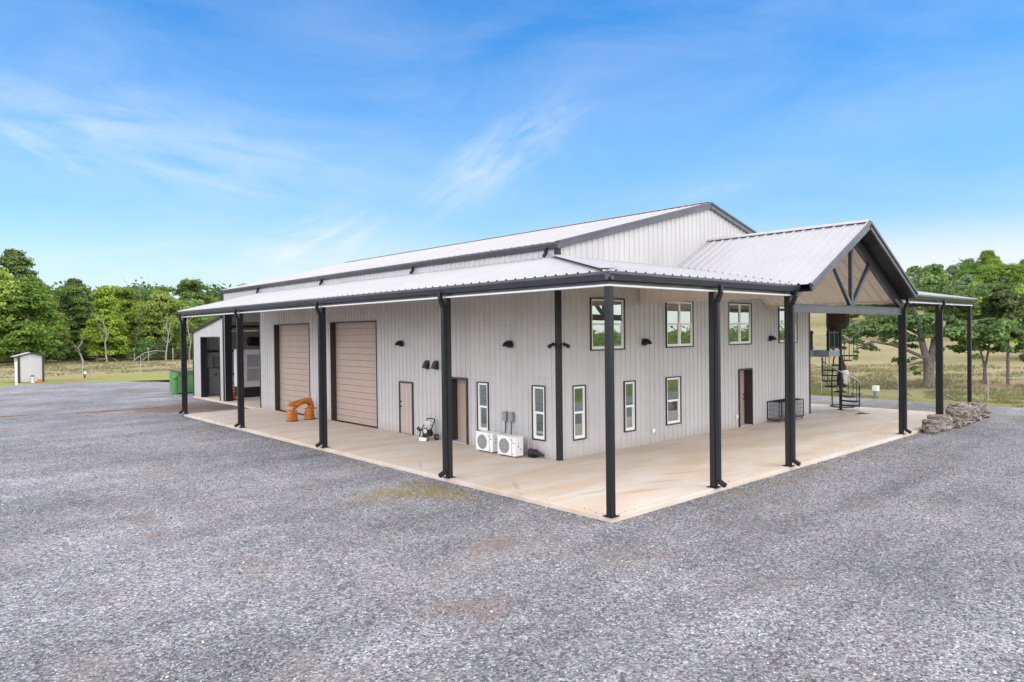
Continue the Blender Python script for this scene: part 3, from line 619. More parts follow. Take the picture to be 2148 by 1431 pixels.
m=MB(); m.bar((-.02,-.10,.58),(.08,-.10,.50),.20,.06) ; m.box(-.05,.09,-.13,.13,.50,.64); m.build('control_panel',ltgrey,r,bevel=.01)
m=MB(); m.box(-.30,-.25,-.16,.16,.01,.12); m.build('front_plate',white,r,bevel=.006)
for s_ in (-.25,.25):
    m=MB(); m.tube([(.14,s_-.03,.10),(.14,s_+.03,.10)],.10,16); w=m.build('wheel',rubber,r)
    m=MB(); m.tube([(.14,s_-.034,.10),(.14,s_+.034,.10)],.05,12); m.build('rim',greym,w)
m=MB(); m.tube([(-.12,.25,.32),(-.12,.35,.40)],.055,10); m.build('hose_reel',brownt,r)
# ---- carved cat statue
r=thing('wooden_statue',(-1.308,14.056,0),'orange varnished carved wooden big cat striding between two stumps','statue',rz=math.atan2(14.149-14.056,-.4453+1.308))
def stump(x,y,rx,h,seed,flare):
    m=MB(); n=26; lv=9; random.seed(seed)
    for j in range(lv):
        z=h*j/(lv-1)
        for k in range(n):
            a=2*math.pi*k/n; q=rx*(1+flare*(1-j/(lv-1))+.10*noise.noise(Vector((math.cos(a)*2,math.sin(a)*2,z*6+seed)))+.05*math.sin(7*z/h*3+seed+a))
            m.v.append((x+q*math.cos(a),y+q*.85*math.sin(a),z+(.03*math.sin(a*3+seed) if j==lv-1 else 0)))
    for j in range(lv-1):
        for k in range(n): m.f.append((j*n+k,j*n+(k+1)%n,(j+1)*n+(k+1)%n,(j+1)*n+k)); m.sm.append(True)
    m.f.append(tuple((lv-1)*n+k for k in range(n))); m.sm.append(False)
    return m.build('stump',carved,r)
stump(.03,0,.22,.42,3,.05); stump(.84,0,.20,.44,8,.12)
m=MB(); m.lathe((.03,0,0),[(.25,0.0),(.255,.03),(.2,.03)],20); m.lathe((.86,0,0),[(.25,0.0),(.25,.03),(.2,.03)],20); m.build('base',brownt,r)
def skin(name,pts,edges,mat,parent,root=0,sub=2,fat=1.22):
    me=bpy.data.meshes.new(name); me.from_pydata([p[:3] for p in pts],edges,[]); me.materials.append(mat)
    o=bpy.data.objects.new(name,me); S.collection.objects.link(o); o.parent=parent
    sk=o.modifiers.new('skin','SKIN'); sk.use_smooth_shade=True
    for i,p in enumerate(pts):
        v=me.skin_vertices[0].data[i]; v.radius=(p[3]*fat,)*2; v.use_root=(i==root)
    s_=o.modifiers.new('sub','SUBSURF'); s_.levels=sub; s_.render_levels=sub; return o
P=[(.78,0,.80,.10),(.62,0,.78,.11),(.42,0,.75,.105),(.24,0,.70,.115),(.12,0,.70,.09),(.0,0,.70,.075),(-.07,0,.69,.08),(-.15,0,.665,.05),
   (.90,.03,.70,.09),(.90,.05,.55,.065),(.82,.05,.46,.05),(.74,.05,.44,.04),
   (.90,-.06,.68,.08),(.93,-.07,.55,.06),(.86,-.07,.46,.05),(.78,-.08,.44,.04),
   (.20,.06,.60,.07),(.16,.07,.50,.05),(.06,.08,.44,.04),
   (.20,-.06,.60,.07),(.10,-.07,.50,.05),(-.02,-.08,.44,.04),
   (.90,0,.84,.05),(.99,0,.72,.026),(1.02,0,.56,.024),(1.05,0,.44,.024),(1.14,0,.43,.026),(1.19,0,.48,.028)]
Ed=[(0,1),(1,2),(2,3),(3,4),(4,5),(5,6),(6,7),(0,8),(8,9),(9,10),(10,11),(0,12),(12,13),(13,14),(14,15),(3,16),(16,17),(17,18),(3,19),(19,20),(20,21),(0,22),(22,23),(23,24),(24,25),(25,26),(26,27)]
skin('cat_body',P,Ed,carved,r,1)
m=MB()
for y in (-.055,.055): m.lathe((-.045,y,.745),[(.028,0),(.024,.03),(.0,.045)],8)
m.build('ear',carved,r)
m=MB()
for y in (-.04,.04): m.lathe((-.125,y,.70),[(.0,-.014),(.012,-.006),(.012,.006),(0,.014)],8)
m.build('eye',brownt,r)
# ---- dog crate
r=thing('dog_crate',(11.42,-.58,0),'low black wire dog crate on casters beside the front door','dog crate')
CW,CD,CH=1.80,.56,.78; m=MB()
for z in (.12,CH): 
    for a,b_ in (((0,0),(CW,0)),((CW,0),(CW,CD)),((CW,CD),(0,CD)),((0,CD),(0,0)),((CW/2,0),(CW/2,CD))): m.bar((*a,z),(*b_,z),.025)
for x in (0,CW/2,CW):
    for y in (0,CD): m.bar((x,y,.12),(x,y,CH),.025)
m.build('frame',black,r)
m=MB()
k=0
while k*.06<CW: m.tube([(k*.06,0,.12),(k*.06,0,CH)],.004,4); m.tube([(k*.06,CD,.12),(k*.06,CD,CH)],.004,4); m.tube([(k*.06,0,CH),(k*.06,CD,CH)],.004,4); k+=1
for k in range(1,9): m.tube([(0,k*.06,.12),(0,k*.06,CH)],.004,4); m.tube([(CW,k*.06,.12),(CW,k*.06,CH)],.004,4)
for z in (.28,.44,.6):
    m.tube([(0,0,z),(CW,0,z),(CW,CD,z),(0,CD,z),(0,0,z)],.005,4)
m.build('wire_panel',black,r)
m=MB(); m.box(.01,CW-.01,.01,CD-.01,.10,.13); m.build('tray',greym,r)
for x in (.05,CW-.05):
    for y in (.04,CD-.04): m=MB(); m.tube([(x-.015,y,.045),(x+.015,y,.045)],.045,12); m.bar((x,y,.05),(x,y,.12),.03); m.build('caster',greym,r)
# ---- balcony and spiral stair
r=thing('balcony_deck',(15.02,0,0),'small grey upper deck with black railing on the right side wall','balcony')
m=MB(); m.box(0,2.33,.35,3.9,2.60,2.64); m.box(1.1,2.33,-.30,.35,2.60,2.64)
m.build('deck_floor',ltgrey,r)
m=MB(); m.box(0,1.1,.33,.38,2.34,2.60); m.box(1.1,2.28,-.32,-.27,2.34,2.60); m.box(1.08,1.12,-.27,.33,2.34,2.6); m.box(2.28,2.33,-.32,3.9,2.34,2.6); m.box(0,2.28,3.85,3.9,2.34,2.6); m.box(.02,2.28,.4,3.85,2.50,2.59); m.build('deck_beam',greym,r)
for k,(x,y) in enumerate(((.95,.38),(1.15,-.27),(1.62,-.27),(2.28,1.2),(2.28,3.85),(.1,3.85))):
    m=MB(); m.bar((x,y,2.60),(x,y,3.44),.10); m.bar((x,y,3.44),(x,y,3.47),.13); m.build('rail_post',black,r)
m=MB()
for a,b_ in (((0,.37),(1.1,.37)),((1.13,-.28),(2.15,-.28)),((2.29,1.2),(2.29,3.85)),((0,3.85),(2.29,3.85))):
    for z in (2.72,3.38): m.bar((*a,z),(*b_,z),.07)
    L=math.hypot(b_[0]-a[0],b_[1]-a[1]); n=int(L/.11)
    for k in range(n): f=(k+.5)/n; m.bar((a[0]+(b_[0]-a[0])*f,a[1]+(b_[1]-a[1])*f,2.72),(a[0]+(b_[0]-a[0])*f,a[1]+(b_[1]-a[1])*f,3.38),.034)
m.build('railing',black,r)
m=MB(); m.box(.06,.28,.12,.30,0,2.34); m.build('deck_post',ltgrey,r); m=MB(); m.box(2.2,2.34,3.7,3.84,0,2.34); m.build('deck_post',ltgrey,r)
r=thing('spiral_staircase',(17.28,-.31,0),'black steel spiral staircase with pale handrail rising to the upper deck','staircase')
m=MB(); m.tube([(0,0,0),(0,0,3.48)],.065,14); m.build('centre_pole',black,r)
m=MB(); m.lathe((0,0,0),[(0.0,.012),(.16,.012),(.16,0)],16); m.build('base_plate',black,r)
NT_=11; a0=rad(-60); st=rad(33); RR=.76
vx=Vector((Rr.x,Rr.y,0)).normalized()
rail=[]; bal=[]
for k in range(NT_):
    a=a0-st*k+st*0; z=2.60*(k+1)/(NT_+1); m=MB(); n=5
    pts=[(0.05*math.cos(a+st*.5),0.05*math.sin(a+st*.5))]+[(RR*math.cos(a-st*.55+st*1.1*i/n),RR*math.sin(a-st*.55+st*1.1*i/n)) for i in range(n+1)]
    prism(m,pts,z-.055,z); m.add([(x,y,z-.055) for x,y in pts],[tuple(range(len(pts)-1,-1,-1))]); m.build('tread',black,r)
    for q in (-.25,.25):
        b_=a+st*q; zz=z+(-q)*2.60/(NT_+1)*1; bal.append((RR*math.cos(b_)*.985,RR*math.sin(b_)*.985,z,zz+.86))
for k in range((NT_+1)*5+1):
    f=k/5.; a=a0-st*(f-.5); rail.append((RR*math.cos(a),RR*math.sin(a),2.60*(f+.5)/(NT_+1)+.86))
m=MB()
for x,y,z0,z1 in bal: m.tube([(x,y,z0),(x,y,z1)],.014,6)
m.build('balusters',black,r)
m=MB(); m.tube(rail,.022,8); m.build('handrail',pmat('pale_metal_handrail',(.5,.5,.5),.3,.3),r)
m=MB(); m.box(-.1,.35,.05,.8,2.56,2.60); m.build('landing',greym,r)
# brown cover
r=thing('draped_cover',(17.48,-.12,3.42),'dark brown fabric cover hanging above the top of the spiral staircase','fabric cover')
m=MB(); n=32; vs=[]
for j in range(10):
    f=j/9; z=f*1.15
    for k in range(n):
        a=2*math.pi*k/n; fold=1+.05*math.sin(a*7+j*.3)+.03*math.sin(a*13)
        w_=(.48+.17*min(1,f*3.0)**.6)+.03*f
        low=(-.14*math.cos(a-2.3)+.05*math.sin(3*a))*(1-f)
        vs.append((w_*fold*math.cos(a),w_*.62*fold*math.sin(a),z+low*1.2))
m.add(vs,[(j*n+k,j*n+(k+1)%n,(j+1)*n+(k+1)%n,(j+1)*n+k) for j in range(9) for k in range(n)],True); m.add(vs[:n],[tuple(range(n-1,-1,-1))]); m.add(vs[-n:],[tuple(range(n))])
m.build('fabric',cloth,r)
m=MB(); m.tube([(0,0,.9),(0,0,1.95)],.03,8); m.build('hanger',black,r)
# hanging chair under the deck
r=thing('hanging_chair',(18.55,.15,0),'brown and white hanging canvas chair on a black stand behind the spiral staircase','hanging chair')
m=MB(); m.tube([(.1,.5,0),(.1,.52,1.2),(.06,.4,2.2),(0,.15,2.42),(0,0,2.33)],.03,8); m.tube([(.5*math.cos(k*.3927),.5*math.sin(k*.3927),.03) for k in range(17)],.03,6); m.build('stand',black,r)
m=MB(); n=20; vs=[]
for j,(q,z) in enumerate(((.03,2.33),(.08,2.1),(.2,1.85),(.28,1.5),(.33,1.2),(.31,1.0),(.2,.9),(.0,.86))):
    for k in range(n): a=math.pi*.95+math.pi*1.3*k/(n-1)-.9; vs.append((q*math.cos(a),q*.7*math.sin(a),z))
m.add(vs,[(j*n+k,j*n+k+1,(j+1)*n+k+1,(j+1)*n+k) for j in range(7) for k in range(n-1)],True); m.build('canvas_shell',cloth,r)
m=MB(); m.lathe((0,0,0),[(.0,1.0),(.24,1.02),(.29,1.12),(.28,1.4),(.24,1.65),(.1,1.7)],16); m.build('cushion',pmat('off_white_cushion',(.6,.56,.53),.9,0,.1,.1,4),r)
# hose on the slab
r=thing('rubber_hose',(16.3,-1.55,0),'short length of thin black hose lying on the concrete','hose')
m=MB(); m.tube([(-.35,.1,.012),(-.1,-.02,.012),(.1,-.1,.03),(.28,-.05,.012),(.3,.12,.012),(.05,.15,.012),(-.05,0,.02),(.2,-.25,.012)],.012,6); m.build('tube',rubber,r)
# ---- layered rocks along the slab edge
def rock(x,y,sx_,sy_,sz_,seed,rz,tilt,label,k):
    bm=bmesh.new(); bmesh.ops.create_icosphere(bm,subdivisions=4,radius=1)
    for v in bm.verts:
        p=v.co.copy(); p=Vector([math.copysign(abs(c)**.6,c) for c in p])
        lay=math.floor((p.z+1)*3.6+.35*noise.noise(p*1.7+Vector((seed,0,0)))); 
        off=noise.noise(Vector((lay*3.1,seed*2.3,0)))*.38; off2=noise.noise(Vector((seed,lay*2.7,5)))*.20
        fr=((p.z+1)*3.6)%1; groove=-.16*math.exp(-((fr-.5)*3.2)**4*1.0) if False else -.17*(1-abs(2*fr-1))**4
        nn=.20*noise.noise(p*2.2+Vector((seed*5,0,0)))+.15*noise.noise(Vector((p.x*5,p.y*5,p.z*9+seed)))+.08*noise.noise(p*12)
        s_=1+off*.8+nn+groove
        v.co=Vector((p.x*sx_*s_+off*sx_*.3,p.y*sy_*s_+off2*sy_*.4,(p.z*(1+nn*.4)+1)*sz_*.92))
    me=bpy.data.meshes.new('rock'); bm.to_mesh(me); me.materials.append(rockm)
    for p in me.polygons: p.use_smooth=(False)
    o=bpy.data.objects.new('rock',me); S.collection.objects.link(o); o.location=(x,y,-.13); o.rotation_euler=(tilt,tilt*.6,rz); tag(o,label,'rock','weathered rocks along the patio edge'); return o
RK=[(12.98,-5.18,.26,.22,.10,1,.2,.0,'flat brown stone slab lying at the near end of the row of rocks'),
 (13.05,-5.12,.27,.24,.27,2,.5,.05,'block of layered brown stone nearest the gable post'),
 (13.62,-5.10,.30,.30,.34,3,-.3,.12,'tall layered stone with dark gaps, second in the row of rocks'),
 (14.12,-5.22,.26,.24,.25,4,.9,-.1,'pale lumpy grey stone leaning in the low part of the row'),
 (14.62,-5.2,.26,.22,.30,5,.2,-.2,'pointed pale stone leaning toward the middle of the row of rocks'),
 (15.05,-5.25,.28,.2,.22,6,1.4,.15,'white-faced low stone in the middle of the row of rocks'),
 (15.75,-5.15,.40,.32,.38,7,.3,.1,'large jagged rock just past the white-faced stone'),
 (16.45,-5.1,.38,.36,.44,8,1.0,-.08,'biggest layered rock standing before the corner post'),
 (17.0,-5.15,.26,.28,.36,9,.0,.2,'narrow steep rock against the far side of the biggest rock'),
 (17.9,-5.1,.42,.30,.30,10,.5,-.1,'rugged brown rock just past the corner post'),
 (18.6,-5.05,.40,.30,.36,11,1.8,.1,'knotty brown rock second from the far end of the row'),
 (19.2,-5.1,.34,.26,.20,12,.4,.2,'splintered low rock at the far end of the row')]
for k,a in enumerate(RK): rock(*a,k)
# ---- lean-to shed at the far end
L=thing('lean_to_shed',(0,25.3,0),'light grey metal lean-to shed with sloping roof and open doorway at the far end','shed')
y0,y1=.04,4.9; zt=lambda u:4.62-.163*u
m=MB(); m.ribbed((0,0,0),(0,1,0),(0,0,1),(-1,0,0),y0,y1,-.1,lambda u:zt(u)-.05,[(.50,3.55,-.1,3.5)],phase=.1,h=.02); m.build('wall',siding,L)
m=MB(); m.ribbed((9,0,0),(0,1,0),(0,0,1),(-1,0,0),-.0,y1,0,lambda u:zt(u)-.05,period=.3,h=.02); m.build('wall',siding,L)
m=MB(); m.ribbed((0,y1,0),(1,0,0),(0,0,1),(0,-1,0),0,15,0,zt(y1)-.02,period=.3,h=.03); m.build('wall',siding,L)
m=MB(); m.ribbed((0,0,4.66),(1,0,0),(0,1,-.163),(0,.16,.98),-.1,15.1,.06,y1+.12,period=.3,h=.03); m.build('roof',roofm,L)
m=MB(); m.bar((-.07,.05,4.57),(-.07,y1+.12,4.57-.163*(y1+.1)),.08,.12); m.box(-.03,.0,y1-.08,y1+.03,-.1,3.78)
m.box(-.035,.32,.50,.56,0,3.5); m.box(-.035,.32,3.49,3.55,0,3.5); m.box(-.03,.30,.56,3.49,3.44,3.5); m.build('trim',black,L)
m=MB()
for z in (1.1,2.55): m.box(.1,9,y1-.12,y1-.05,z,z+.14)
m.box(.3,9,1.8,2.0,4.0,4.15); m.build('girt',dark,L)
# generator
r=thing('generator',(1.55,26.62,0),'white enclosed standby generator on black base with louvred side, inside the open bay','generator')
m=MB(); m.box(0,3.0,0,1.35,.58,2.75); m.build('enclosure',white,r,bevel=.02)
m=MB(); m.box(.03,2.97,.03,1.32,0,.575); m.build('base_tank',rubber,r)
m=MB()
for z0,z1 in ((1.75,2.42),(.95,1.62)):
    k=0
    while z0+k*.06<z1: m.bar((.25,-.012,z0+k*.06),(.92,-.012,z0+k*.06),.03,.035); k+=1
    for a in ((.22,.25),(.92,.95)): m.box(a[0],a[1],-.03,0,z0-.03,z1+.03)
    m.box(.25,.92,-.03,0,z1,z1+.03); m.box(.25,.92,-.03,0,z0-.05,z0-.02)
m.build('louvre',ltgrey,r)
m=MB(); m.box(.25,.92,-.006,0,.95,1.6); m.box(.25,.92,-.006,0,1.75,2.4); m.build('louvre_shadow',greym,r)
m=MB(); m.box(-.02,0,.35,.42,1.2,1.45); m.build('handle',black,r)
r=thing('exhaust_silencer',(3.0,27.5,2.95),'black drum silencer above the generator','exhaust'); m=MB(); m.tube([(-.75,0,.25),(.6,0,.25)],.27,16); m.build('drum',black,r); m=MB(); m.tube([(0,0,-.2),(0,0,.1)],.07,10); m.build('pipe',black,r)
# cone + clutter by the column
r=thing('traffic_cone',(.72,25.85,-.004),'tall orange traffic cone with white bands at the bay column','traffic cone')
m=MB(); m.lathe((0,0,0),[(.14,.03),(.05,.75),(.035,.92),(0,.93)],16); m.build('cone_body',orange,r); m=MB(); m.box(-.2,.2,-.2,.2,0,.035); m.build('base',rubber,r)
for z in (.42,.58,.74): m=MB(); m.lathe((0,0,0),[(.145-.12*z+.006,z),(.145-.12*(z+.07)+.006,z+.07)],16); m.build('reflective_band',white,r)
r=thing('fire_extinguisher',(.46,25.62,1.75),'red fire extinguisher hanging on the dark bay column','extinguisher'); m=MB(); m.lathe((.06,0,-.25),[(0,0),(.07,.01),(.075,.38),(.04,.46),(.03,.5),(0,.5)],14); m.build('cylinder',redm,r); m=MB(); m.tube([(.06,0,.25),(.0,0,.3),(-.02,0,.1),(0,0,-.05)],.012,6); m.build('hose',rubber,r); m=MB(); m.box(.0,.12,-.08,.08,-.65,-.3); m.build('bracket',white,r)
r=thing('plastic_jug',(.70,26.15,.72),'bright blue plastic jug hanging by the traffic cone','jug'); m=MB(); m.box(-.09,.09,-.08,.08,0,.26); m.build('body',bluem,r,bevel=.03); m=MB(); m.lathe((0,0,.25),[(.03,0),(.03,.06),(0,.06)],10); m.build('cap',white,r); m=MB(); m.tube([(0,0,.3),(-.1,-.1,.6)],.006,5); m.build('cord',rubber,r)
# cabinets in the shed doorway
r=thing('electrical_cabinet',(.72,29.75,0),'tall grey electrical switch cabinet in the shed doorway','cabinet')
m=MB(); m.box(0,.70,0,.40,.04,1.62); m.build('cabinet_body',greym,r,bevel=.01); m=MB(); m.box(.02,.68,-.012,0,.30,1.58); dd=m.build('door',greym,r); m=MB(); m.box(.36,.48,-.02,-.012,1.18,1.30); m.build('meter_window',rubber,dd); m=MB(); m.box(.04,.07,-.03,-.012,.8,.95); m.build('handle',black,dd)
m=MB(); m.box(.02,.68,.03,.37,0,.04); m.build('plinth',rubber,r)
r=thing('meter_box',(1.12,29.95,1.66),'blue-grey meter box mounted above the tall cabinet','meter box'); m=MB(); m.box(0,.45,0,.2,0,.62); m.build('box_body',pmat('blue_grey_enamel',(.16,.22,.25),.4),r,bevel=.01); m=MB(); m.box(.03,.42,-.01,0,.03,.59); m.build('cover',pmat('blue_grey_cover',(.18,.25,.28),.4),r)
# dumpster
r=thing('dumpster',(-.22,33.4,-.12),'battered green steel dumpster with faded yellow streaks behind the shed corner','dumpster')
green=pmat('worn_green_paint',(.01,.17,.05),.45,0,.5,.5,1.6,0,40,(.16,.24,.07))
m=MB(); m.extrude([(0,.18),(0,1.36),(1.6,1.5),(1.6,.1),(.25,.1)],(.25,0,0),(2.3,0,0),(0,1,0),(0,0,1)); m.build('bin_body',green,r)
m=MB(); 
for x in (.25,.75,1.25,1.85): m.box(x,x+.09,-.06,0,.12,1.36)
m.box(.2,2.35,-.07,.0,1.32,1.40); m.box(.2,2.35,-.07,0,.1,.2); m.bar((.02,.3,1.1),(.22,.3,1.1),.12); m.build('rib',green,r)
m=MB(); m.box(.10,.22,-.03,.12,.02,1.15); m.lathe((.12,.05,1.08),[(0,-.12),(.13,-.12),(.13,.12),(0,.12)],14); m.build('lifting_arm',green,r)
m=MB(); m.add([(.2,-.08,1.43),(2.35,-.08,1.43),(2.35,1.5,1.56),(.2,1.5,1.56),(.2,-.08,1.46),(2.35,-.08,1.46),(2.35,1.5,1.59),(.2,1.5,1.59)],[(0,1,2,3),(4,7,6,5),(0,4,5,1),(1,5,6,2),(2,6,7,3),(3,7,4,0)]); m.build('lid',pmat('faded_lid',(.16,.14,.09),.8,0,.3,.5,3),r)
for x in (.4,2.1): m=MB(); m.tube([(x-.04,.2,.07),(x+.04,.2,.07)],.07,12); m.build('caster',rubber,r)
m=MB(); m.box(.62,.74,-.004,0,1.12,1.24); m.build('sticker',white,r)
# ---- pump house
r=thing('pump_house',(-5.42,56.4,-.1),'small light grey pump house with black corners and low gable roof','pump house')
m=MB(); m.ribbed((0,0,0),(1,0,0),(0,0,1),(0,-1,0),0,1.78,0,lambda u:2.15+.22*(1-abs(u-.89)/.89),period=.22,h=.012,w=.03,extra=(.89,)); m.build('wall',siding,r)
m=MB(); m.ribbed((0,0,0),(0,1,0),(0,0,1),(-1,0,0),0,2.2,0,2.1,period=.22,h=.012,w=.03); m.build('wall',siding,r)
m=MB(); m.ribbed((1.78,0,0),(0,1,0),(0,0,1),(1,0,0),0,2.2,0,2.1,period=.22,h=.012,w=.03); m.build('wall',siding,r)
m=MB()
for s_ in (0,1):
    m.add([(.89,-.15,2.46),(.89,2.3,2.46),((-.28,2.06)[s_],2.3,2.13),((-.28,2.06)[s_],-.15,2.13)],[(0,1,2,3)])
    m.add([(.89,-.15,2.42),(.89,2.3,2.42),((-.28,2.06)[s_],2.3,2.09),((-.28,2.06)[s_],-.15,2.09)],[(3,2,1,0)])
m.build('roof',roofm,r)
m=MB()
for s_ in (0,1): m.bar((.89,-.16,2.42),((-.29,2.07)[s_],-.16,2.09),.04,.09)
m.bar((-.28,-.16,2.09),(-.28,2.3,2.09),.04,.08); m.bar((2.06,-.16,2.09),(2.06,2.3,2.09),.04,.08)
for x in (-.02,1.64): m.box(x,x+.15,-.035,0,0,2.2)
m.box(-.03,-.01,0,.14,0,2.1); m.build('corner_trim',brownt,r)
r=thing('white_pipe',(-5.92,53.4,-.1),'upright white plastic pipe beside the pump house','pipe'); m=MB(); m.tube([(0,0,0),(0,0,1.76)],.07,12); m.build('pipe_body',white,r); m=MB(); m.lathe((0,0,1.74),[(.085,-.06),(.085,.04),(0,.05)],12); m.build('cap',white,r)
r=thing('water_meter',(-4.60,55.4,-.1),'white standpipe with round dark gauge before the pump house','gauge'); m=MB(); m.tube([(0,0,0),(0,0,.32)],.05,10); m.box(-.1,.1,-.1,.1,0,.05); m.build('standpipe',white,r)
m=MB(); m.tube([(0,-.05,.48),(0,.06,.48)],.17,18); m.build('gauge_body',greym,r); m=MB(); m.add([(.12*math.cos(k*math.pi/8),-.052,.48+.12*math.sin(k*math.pi/8)) for k in range(9)],[tuple(range(9))]); m.build('gauge_face',brownt,r)
m=MB(); m.add([(.12*math.cos(math.pi+k*math.pi/8),-.052,.48+.12*math.sin(math.pi+k*math.pi/8)) for k in range(9)],[tuple(range(9))]); m.build('gauge_dial',white,r)
r=thing('red_bucket',(-4.05,55.8,-.1),'overturned red-orange bucket on the ground before the pump house','bucket'); m=MB(); m.lathe((0,0,0),[(.19,0),(.15,.26),(0,.26)],14); m.build('pail',pmat('faded_red_plastic',(.6,.10,.05),.6),r); m=MB(); m.tube([(.2,0,.03),(.3,-.1,.03),(.2,-.22,.02),(0,-.2,.02)],.012,6); m.build('bail',wire,r)
r=thing('garden_ornament',(-.15,59.3,-.12),'small brown and white garden ornament standing in the mown grass','ornament'); m=MB(); m.lathe((0,0,0),[(.03,0),(.09,.12),(.13,.28),(.08,.4),(.0,.42)],12); m.build('body',pmat('rust_brown_ceramic',(.22,.07,.04),.5),r); m=MB(); m.lathe((.03,0,.38),[(.1,0),(.12,.1),(.05,.22),(.0,.24)],12); m.build('head',white,r)

# ---- dead branches, stone and salt box in the right-hand grass
for i,(x,y,pts,lab) in enumerate(((27.9,1.3,[(0,0,.55),(.4,-.35,.28),(.7,-.7,0)],'short dead branch leaning in the grass beside the white block'),(25.6,-1.6,[(0,0,.25),(.3,-.15,.32),(.7,-.6,.0)],'crooked dead branch at the gravel edge between the porch posts'))):
    r=thing('dead_branch',(x,y,gz(x,y)+.02),lab,'branch'); m=MB(); m.tube(pts,[.06,.05,.03],7); m.build('stem',bark,r); m=MB(); a=Vector(pts[1]); m.tube([a,a+Vector((.1,-.25,.1))],[.03,.01],5); m.build('twig',bark,r)
r=thing('salt_block_holder',(27.3,2.0,gz(27.3,2)),'small white block on a grey stand at the field edge','box'); m=MB(); m.box(-.16,.16,-.14,.14,.28,.58); m.build('block',white,r,bevel=.02); m=MB(); m.box(-.12,.12,-.1,.1,0,.28); m.build('stand',greym,r)
o=rock(27.0,2.9,.38,.3,.12,31,.3,0,'flat whitish stone beside the white block at the field edge',0); o.data=o.data.copy(); o.data.materials[0]=palebark; o.location.z=gz(27,2.9); del o['group']
# twigs on the gravel
for i,(x,y,s_,a,lab) in enumerate(((-9.7,-4.76,.22,.6,'small dark twig lying on the gravel near the centre foreground'),(-8.95,-8.1,.20,1.1,'short black twig on the gravel at the bottom of the view'))):
    r=thing('twig',(x,y,-.095),lab,'twig',rz=a); m=MB(); m.tube([(-s_/2,0,.01),(0,.03,.02),(s_/2,-.01,.01)],[.008,.011,.006],6); m.tube([(0,.03,.02),(s_*.2,.09,.015)],[.007,.003],5); m.build('stick',bark,r)

# ------------------------------------------------------------------ fences
def fence(name,pts,h,label,pr=.035,wires=6,mat=postm,verts=0):
    wr=.014 if verts else .005
    r=thing(name,(0,0,0),label,'fence')
    for k,(x,y) in enumerate(pts):
        z=gz(x,y); m=MB(); m.tube([(x,y,z-.1),(x,y,z+h)],pr,6); m.build('post',mat,r)
    m=MB()
    for (x0,y0),(x1,y1) in zip(pts,pts[1:]):
        for w in range(wires):
            z=h*(w+1)/(wires+.3)-.03; a=Vector((x0,y0,gz(x0,y0)+z)); b_=Vector((x1,y1,gz(x1,y1)+z)); m.tube([a,(a+b_)/2-Vector((0,0,.02)),b_],wr,3,caps=False)
        L=math.hypot(x1-x0,y1-y0); 
        if verts:
            for q in range(1,int(L/verts)): f=q*verts/L; x=x0+(x1-x0)*f;y=y0+(y1-y0)*f; m.tube([(x,y,gz(x,y)),(x,y,gz(x,y)+h*.95)],wr*.8,3,caps=False)
    m.build('wire_mesh',wire,r); return r
random.seed(2)
def polar(px,D):
    """ground point at distance D along the bearing px degrees left of the view axis"""
    a=YAW+rad(px); return CAM.x+D*math.cos(a),CAM.y+D*math.sin(a)
fl=[polar(a,D) for a,D in ((46,150),(41,145),(36.3,140),(33.4,133),(31.6,128),(30.6,126),(28.3,122),(27.4,121),(25.8,120),(23.8,119),(21.5,118.5),(19,118),(15,118),(10,120))]
f1=fence('wire_fence',fl,1.95,'long wire field fence with galvanised posts along the foot of the left wood',.05,8,postm,1.2)
# H-brace of the fence
p3=Vector((*fl[4],gz(*fl[4]))); p4=Vector((*fl[5],gz(*fl[5]))); p5=Vector((*polar(29.3,123),gz(*polar(29.3,123))))
m=MB(); m.tube([p3+Vector((0,0,1.75)),p4+Vector((0,0,1.75))],.05,6); m.tube([p3+Vector((0,0,.6)),p4+Vector((0,0,.6))],.04,6); m.tube([p4+Vector((0,0,1.7)),p5],.06,6); m.build('brace',postm,f1)
for q in (p3,p4): m=MB(); m.tube([q,q+Vector((0,0,2.1))],.09,8); m.build('brace_post',postm,f1)
fence('wire_fence',[polar(a,D) for a,D in ((40,76),(31.5,77),(27.9,78),(24.3,80),(20,82))],1.7,'thin wire fence with slender pale posts crossing the near left field',.016,4,postm)
fence('wire_fence',[(24.9,14),(25.3,9.5),(25.6,7.0),(25.9,4.4),(26.6,.6),(26.6,-3.5),(27,-8)],1.35,'low wire fence with thin pale posts along the right field edge',.013,4,postm)

